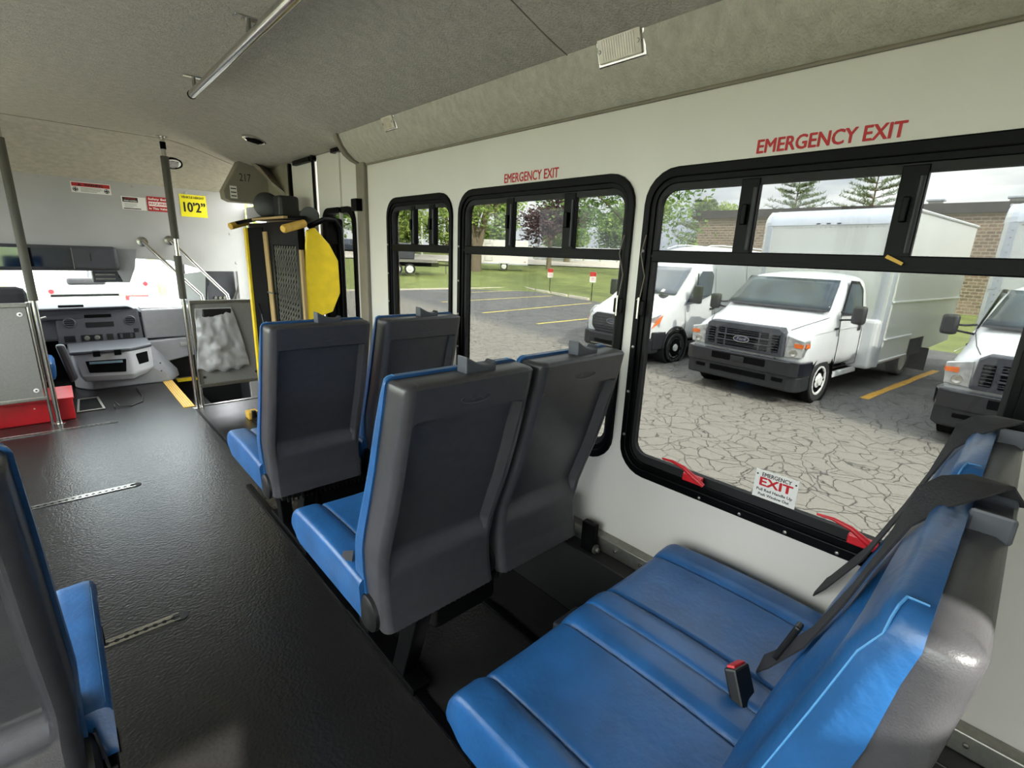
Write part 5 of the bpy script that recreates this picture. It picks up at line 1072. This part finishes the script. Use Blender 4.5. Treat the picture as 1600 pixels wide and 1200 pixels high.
obj('body', MB().loft([[(x0, -.88, .35), (x0, .88, .35), (x0, .85, z0), (x0, -.85, z0)] for x0, z0 in ((-2.2, .75), (-1.3, .98), (1.5, 1.0), (2.2, .85))]), cbm, t, bevel=.08, seg=3)
obj('cabin', MB().loft([[(-1.3, -.8, .95), (1.7, -.8, .95), (1.7, .8, .95), (-1.3, .8, .95)], [(-.5, -.62, 1.55), (1.2, -.62, 1.55), (1.2, .62, 1.55), (-.5, .62, 1.55)]]), M['vglassdark'], t, bevel=.05)
for x0 in (-1.35, 1.35):
    for s_ in (-1, 1): wheel(t, x0, s_*.88, s_, .34, .2, 0)
for p, lab in (((22.95, 21.3), 'small red and white sign on a thin post, left of the two'), ((21.75, 17.0), 'small red and white sign on a thin post, right of the two beside the van')):
    s = thing('lot_sign', (p[0], p[1], G), lab, 'sign', 'two small lot signs'); q = Vector((p[0], p[1], 0)); nv = -q.normalized(); sv = Vector((-nv.y, nv.x, 0))
    obj('post', MB().tube([(p[0], p[1], G-.1), (p[0], p[1], .55)], .022, 8), M['frame'], s)
    f = lambda a, z_, o_=0: tuple(q+sv*a+nv*(.03+o_)+Vector((0, 0, z_)))
    bd = obj('board', MB().quadbox([f(-.17, .10), f(.17, .10), f(.17, .66), f(-.17, .66)], nv*.01), M['inkwhite'], s)
    obj('header', MB().quadbox([f(-.165, .42, .011), f(.165, .42, .011), f(.165, .655, .011), f(-.165, .655, .011)], nv*.003), M['red'], bd)
    for zz in (.34, .27, .20): obj('line', MB().quadbox([f(-.11, zz, .011), f(.11, zz, .011), f(.11, zz+.02, .011), f(-.11, zz+.02, .011)], nv*.003), M['redink'], bd)
lp = obj('flag_pole', MB().tube([(31.5, 49.5, .3), (31.5, 49.5, 12)], [.10, .06], 10), M['white'], smooth=True); tag(lp, 'tall white pole among the trees in the small window', 'pole')
bm_ = bpy.data.materials.new('tan_brick'); bm_.use_nodes = True; n = bm_.node_tree.nodes; l = bm_.node_tree.links
bt = n.new('ShaderNodeTexBrick'); bt.inputs['Scale'].default_value = 1.5; bt.inputs['Color1'].default_value = srgb(150, 128, 112); bt.inputs['Color2'].default_value = srgb(118, 100, 88); bt.inputs['Mortar'].default_value = srgb(176, 164, 150); bt.inputs['Mortar Size'].default_value = .03
tcx = n.new('ShaderNodeTexCoord'); s1 = n.new('ShaderNodeSeparateXYZ'); c_1 = n.new('ShaderNodeCombineXYZ'); l.new(tcx.outputs['Object'], s1.inputs[0]); l.new(s1.outputs['Y'], c_1.inputs['X']); l.new(s1.outputs['Z'], c_1.inputs['Y']); l.new(c_1.outputs[0], bt.inputs[0]); l.new(bt.outputs[0], n['Principled BSDF'].inputs['Base Color']); n['Principled BSDF'].inputs['Roughness'].default_value = .9
bd = thing('brick_building', (36, 4, G), 'long low tan brick building with dark flat roof edge behind the trucks', 'building')
obj('wall', MB().quadbox([(34, 17.6, -1), (36.2, -26, -1), (52, -26, -1), (52, 17.6, -1)], (0, 0, 5.35)), bm_, bd)
obj('roof_edge', MB().quadbox([(33.8, 17.8, 4.35), (36.0, -26.2, 4.35), (52.2, -26.2, 4.35), (52.2, 17.8, 4.35)], (0, 0, .5)), mat('dark_fascia', srgb(72, 66, 64), .7, nscale=2), bd)
for y_ in (5.0, 1.7, -5): 
    vt = obj('roof_vent', MB().box(37, 37.5, y_, y_+.6, 4.85, 5.25), M['steel'], bd); obj('vent_cap', MB().box(36.9, 37.6, y_-.1, y_+.7, 5.25, 5.33), M['alu'], vt)

# ------------------------------------------------------------------ trees
def leaves(mb, c_, r_, n_, size, rnd, squash=1.0):
    for _ in range(n_):
        d_ = Vector((rnd.gauss(0, 1), rnd.gauss(0, 1), rnd.gauss(0, 1))).normalized()*(r_*rnd.random()**.42); d_.z *= squash
        p = Vector(c_)+d_; u = Vector((rnd.gauss(0, 1), rnd.gauss(0, 1), rnd.gauss(0, 1))).normalized(); v_ = u.orthogonal().normalized(); s_ = size*(.6+.8*rnd.random())
        mb.add([p-u*s_, p+v_*s_*.6, p+u*s_, p-v_*s_*.6], [(0, 1, 2, 3)])
def tree(base, h_, r_, m, label, cat='tree', name='tree', grp='trees around the lot', blobs=16, n_=170, size=.20, trunk=.30, crown0=.35, stems=1, lean=(0, 0), seed=1):
    rnd = random.Random(seed); t = thing(name, base, label, cat, grp); b_ = Vector(base)
    top = b_+Vector((lean[0], lean[1], h_*.75)); tk = MB(); cen = []
    for k in range(blobs):
        a = rnd.random()*2*PI; rr = r_*(.25+.65*rnd.random()); zz = crown0+(1-crown0)*(.08+.84*rnd.random())
        q = 1-abs((zz-(crown0+.45*(1-crown0)))/(1-crown0))*.9
        cen.append(b_+Vector((lean[0]*zz+rr*q*math.cos(a), lean[1]*zz+rr*q*math.sin(a), h_*zz)))
    for s_ in range(stems):
        off = Vector(((s_-(stems-1)/2)*trunk*1.0, 0, 0)) if stems > 1 else Vector((0, 0, 0)); spread = Vector(((s_-(stems-1)/2)*r_*.35, (s_ % 2)*.6, 0)) if stems > 1 else Vector((0, 0, 0))
        tk.tube([b_-Vector((0, 0, .2))+off*.3, b_+Vector((lean[0]*.2, lean[1]*.2, h_*.15))+off*.5, b_+Vector((lean[0]*.5, lean[1]*.5, h_*.45))+off+spread*.5, top+spread], [trunk*1.25, trunk, trunk*.7, trunk*.2], 10)
    for c_ in cen[:8]:
        st_ = b_+Vector((lean[0]*.4, lean[1]*.4, h_*(.25+.2*rnd.random()))); tk.tube([st_, (st_+c_)/2+Vector((0, 0, .1)), c_], [trunk*.35, trunk*.22, .03], 6)
    obj('trunk', tk, M['bark'], t, smooth=True)
    cr_ = MB()
    for c_ in cen: leaves(cr_, c_, r_*(.34+.16*rnd.random()), n_, size, rnd, .75)
    obj('crown', cr_, m, t)
def conifer(base, h_, r_, label, seed):
    rnd = random.Random(seed); t = thing('conifer', base, label, 'tree', 'trees around the lot'); b_ = Vector(base)
    obj('trunk', MB().tube([b_, b_+Vector((0, 0, h_))], [.22, .03], 8), M['bark'], t); br_ = MB(); nd = MB()
    for k in range(11):
        z_ = h_*(.30+.66*k/11); L = r_*(1.05-(k/11)**1.3*.85)
        for j in range(7):
            a = rnd.random()*2*PI; e = b_+Vector((L*math.cos(a), L*math.sin(a), z_+L*.30)); s_ = b_+Vector((0, 0, z_)); br_.tube([s_, (s_+e)/2-Vector((0, 0, .1)), e], [.05, .035, .012], 4, False)
            for i in range(42):
                f_ = .2+.8*rnd.random(); p = s_.lerp(e, f_)+Vector((rnd.gauss(0, .13), rnd.gauss(0, .13), rnd.gauss(0, .06))); u = Vector((rnd.gauss(0, 1), rnd.gauss(0, 1), .6+rnd.random())).normalized()*.26; v_ = u.orthogonal().normalized()*.05
                nd.add([p-u*.5-v_, p-u*.5+v_, p+u+v_*.4, p+u-v_*.4], [(0, 1, 2, 3)])
    obj('branches', br_, M['bark'], t); obj('crown', nd, M['needle'], t)
tree((26.9, 33.8, -.15), 12, 4.6, M['leaf'], 'old green tree with thick forked trunk on the lawn', stems=3, trunk=.36, crown0=.30, n_=150, blobs=22, size=.17, seed=3)
tree((34.6, 32.4, .2), 9.0, 3.5, M['leafpurple'], 'dark purple-leaved tree on the lawn', trunk=.22, crown0=.24, blobs=24, n_=230, size=.17, seed=4)
tree((41.7, 36.4, .9), 11, 3.6, M['leafdark'], 'dark green tree behind and right of the purple tree', blobs=22, n_=190, size=.2, crown0=.18, seed=5)
tree((24.6, 16.6, -.95), 10.5, 4.3, M['leafdark'], 'broad green tree by the lot corner, right side of the middle window', trunk=.26, lean=(.2, .8), crown0=.28, blobs=26, n_=200, size=.14, seed=6)
tree((35.5, 23.0, .2), 10.0, 3.8, M['leaf'], 'bright green tree at the left end of the brick building', blobs=20, n_=200, size=.16, crown0=.3, seed=7)
BT = [((36.6, 51.8), 'leafbush', 9, 'light'), ((26.9, 46.9), 'leafbush', 8.5, 'yellow-green'), ((23.5, 60.0), 'leafdark', 10, 'dark green'), ((15.0, 57.5), 'leaf', 11, 'mid green'), ((31.4, 54.0), 'leafbush', 9, 'pale green'), ((42.5, 49.5), 'leaf', 13, 'fresh green'), ((45.5, 52.5), 'leafbush', 9, 'olive green'), ((30.5, 64.5), 'leaf', 13, 'tall green'), ((51.5, 46.0), 'leafbush', 6.5, 'low yellow-green'), ((57, 40.0), 'leafdark', 7, 'low dark green'), ((64, 31), 'leafbush', 7.5, 'low olive')]
PL = ['right pane of the small window', 'left half of the small window', 'far left beyond the lift door window', 'farthest left above the road', 'middle of the small window', 'between the small and middle windows', 'left part of the middle window behind the trailer', 'back row behind the white pole', 'below the lot corner tree, left', 'below the lot corner tree, middle', 'below the lot corner tree, right']
for i, ((a, b_), mm, hh, cl) in enumerate(BT):
    tree((a, b_, terr(a, b_)-.1), hh, 3.9, M[mm], '%s tree across the road, %s' % (cl, PL[i]), blobs=22, n_=230, size=.22, crown0=.04, trunk=.2, seed=20+i)
conifer((63.8, 21.6, .5), 11.4, 4.6, 'spreading conifer behind the brick building, left of the two', 31)
conifer((71, 15.8, .5), 13.4, 5.0, 'spreading conifer behind the brick building, right of the two', 32)
conifer((54, 27.5, .5), 8.0, 3.4, 'conifer beside the bright green tree at the building end', 33)
# low white fence panels far across the road
fw = thing('white_fence', (45, 38, .9), 'low pale fence panels across the road behind the purple tree', 'fence')
for k in range(8):
    a0 = Vector((38.0+k*1.3, 43.0-k*1.35, 0)); a1 = a0+Vector((1.2, -1.25, 0)); z0 = terr(a0.x, a0.y)
    obj('panel', MB().quadbox([(a0.x, a0.y, z0-.1), (a1.x, a1.y, z0-.1), (a1.x, a1.y, z0+1.5), (a0.x, a0.y, z0+1.5)], (.05, .05, 0)), M['paint'], fw)
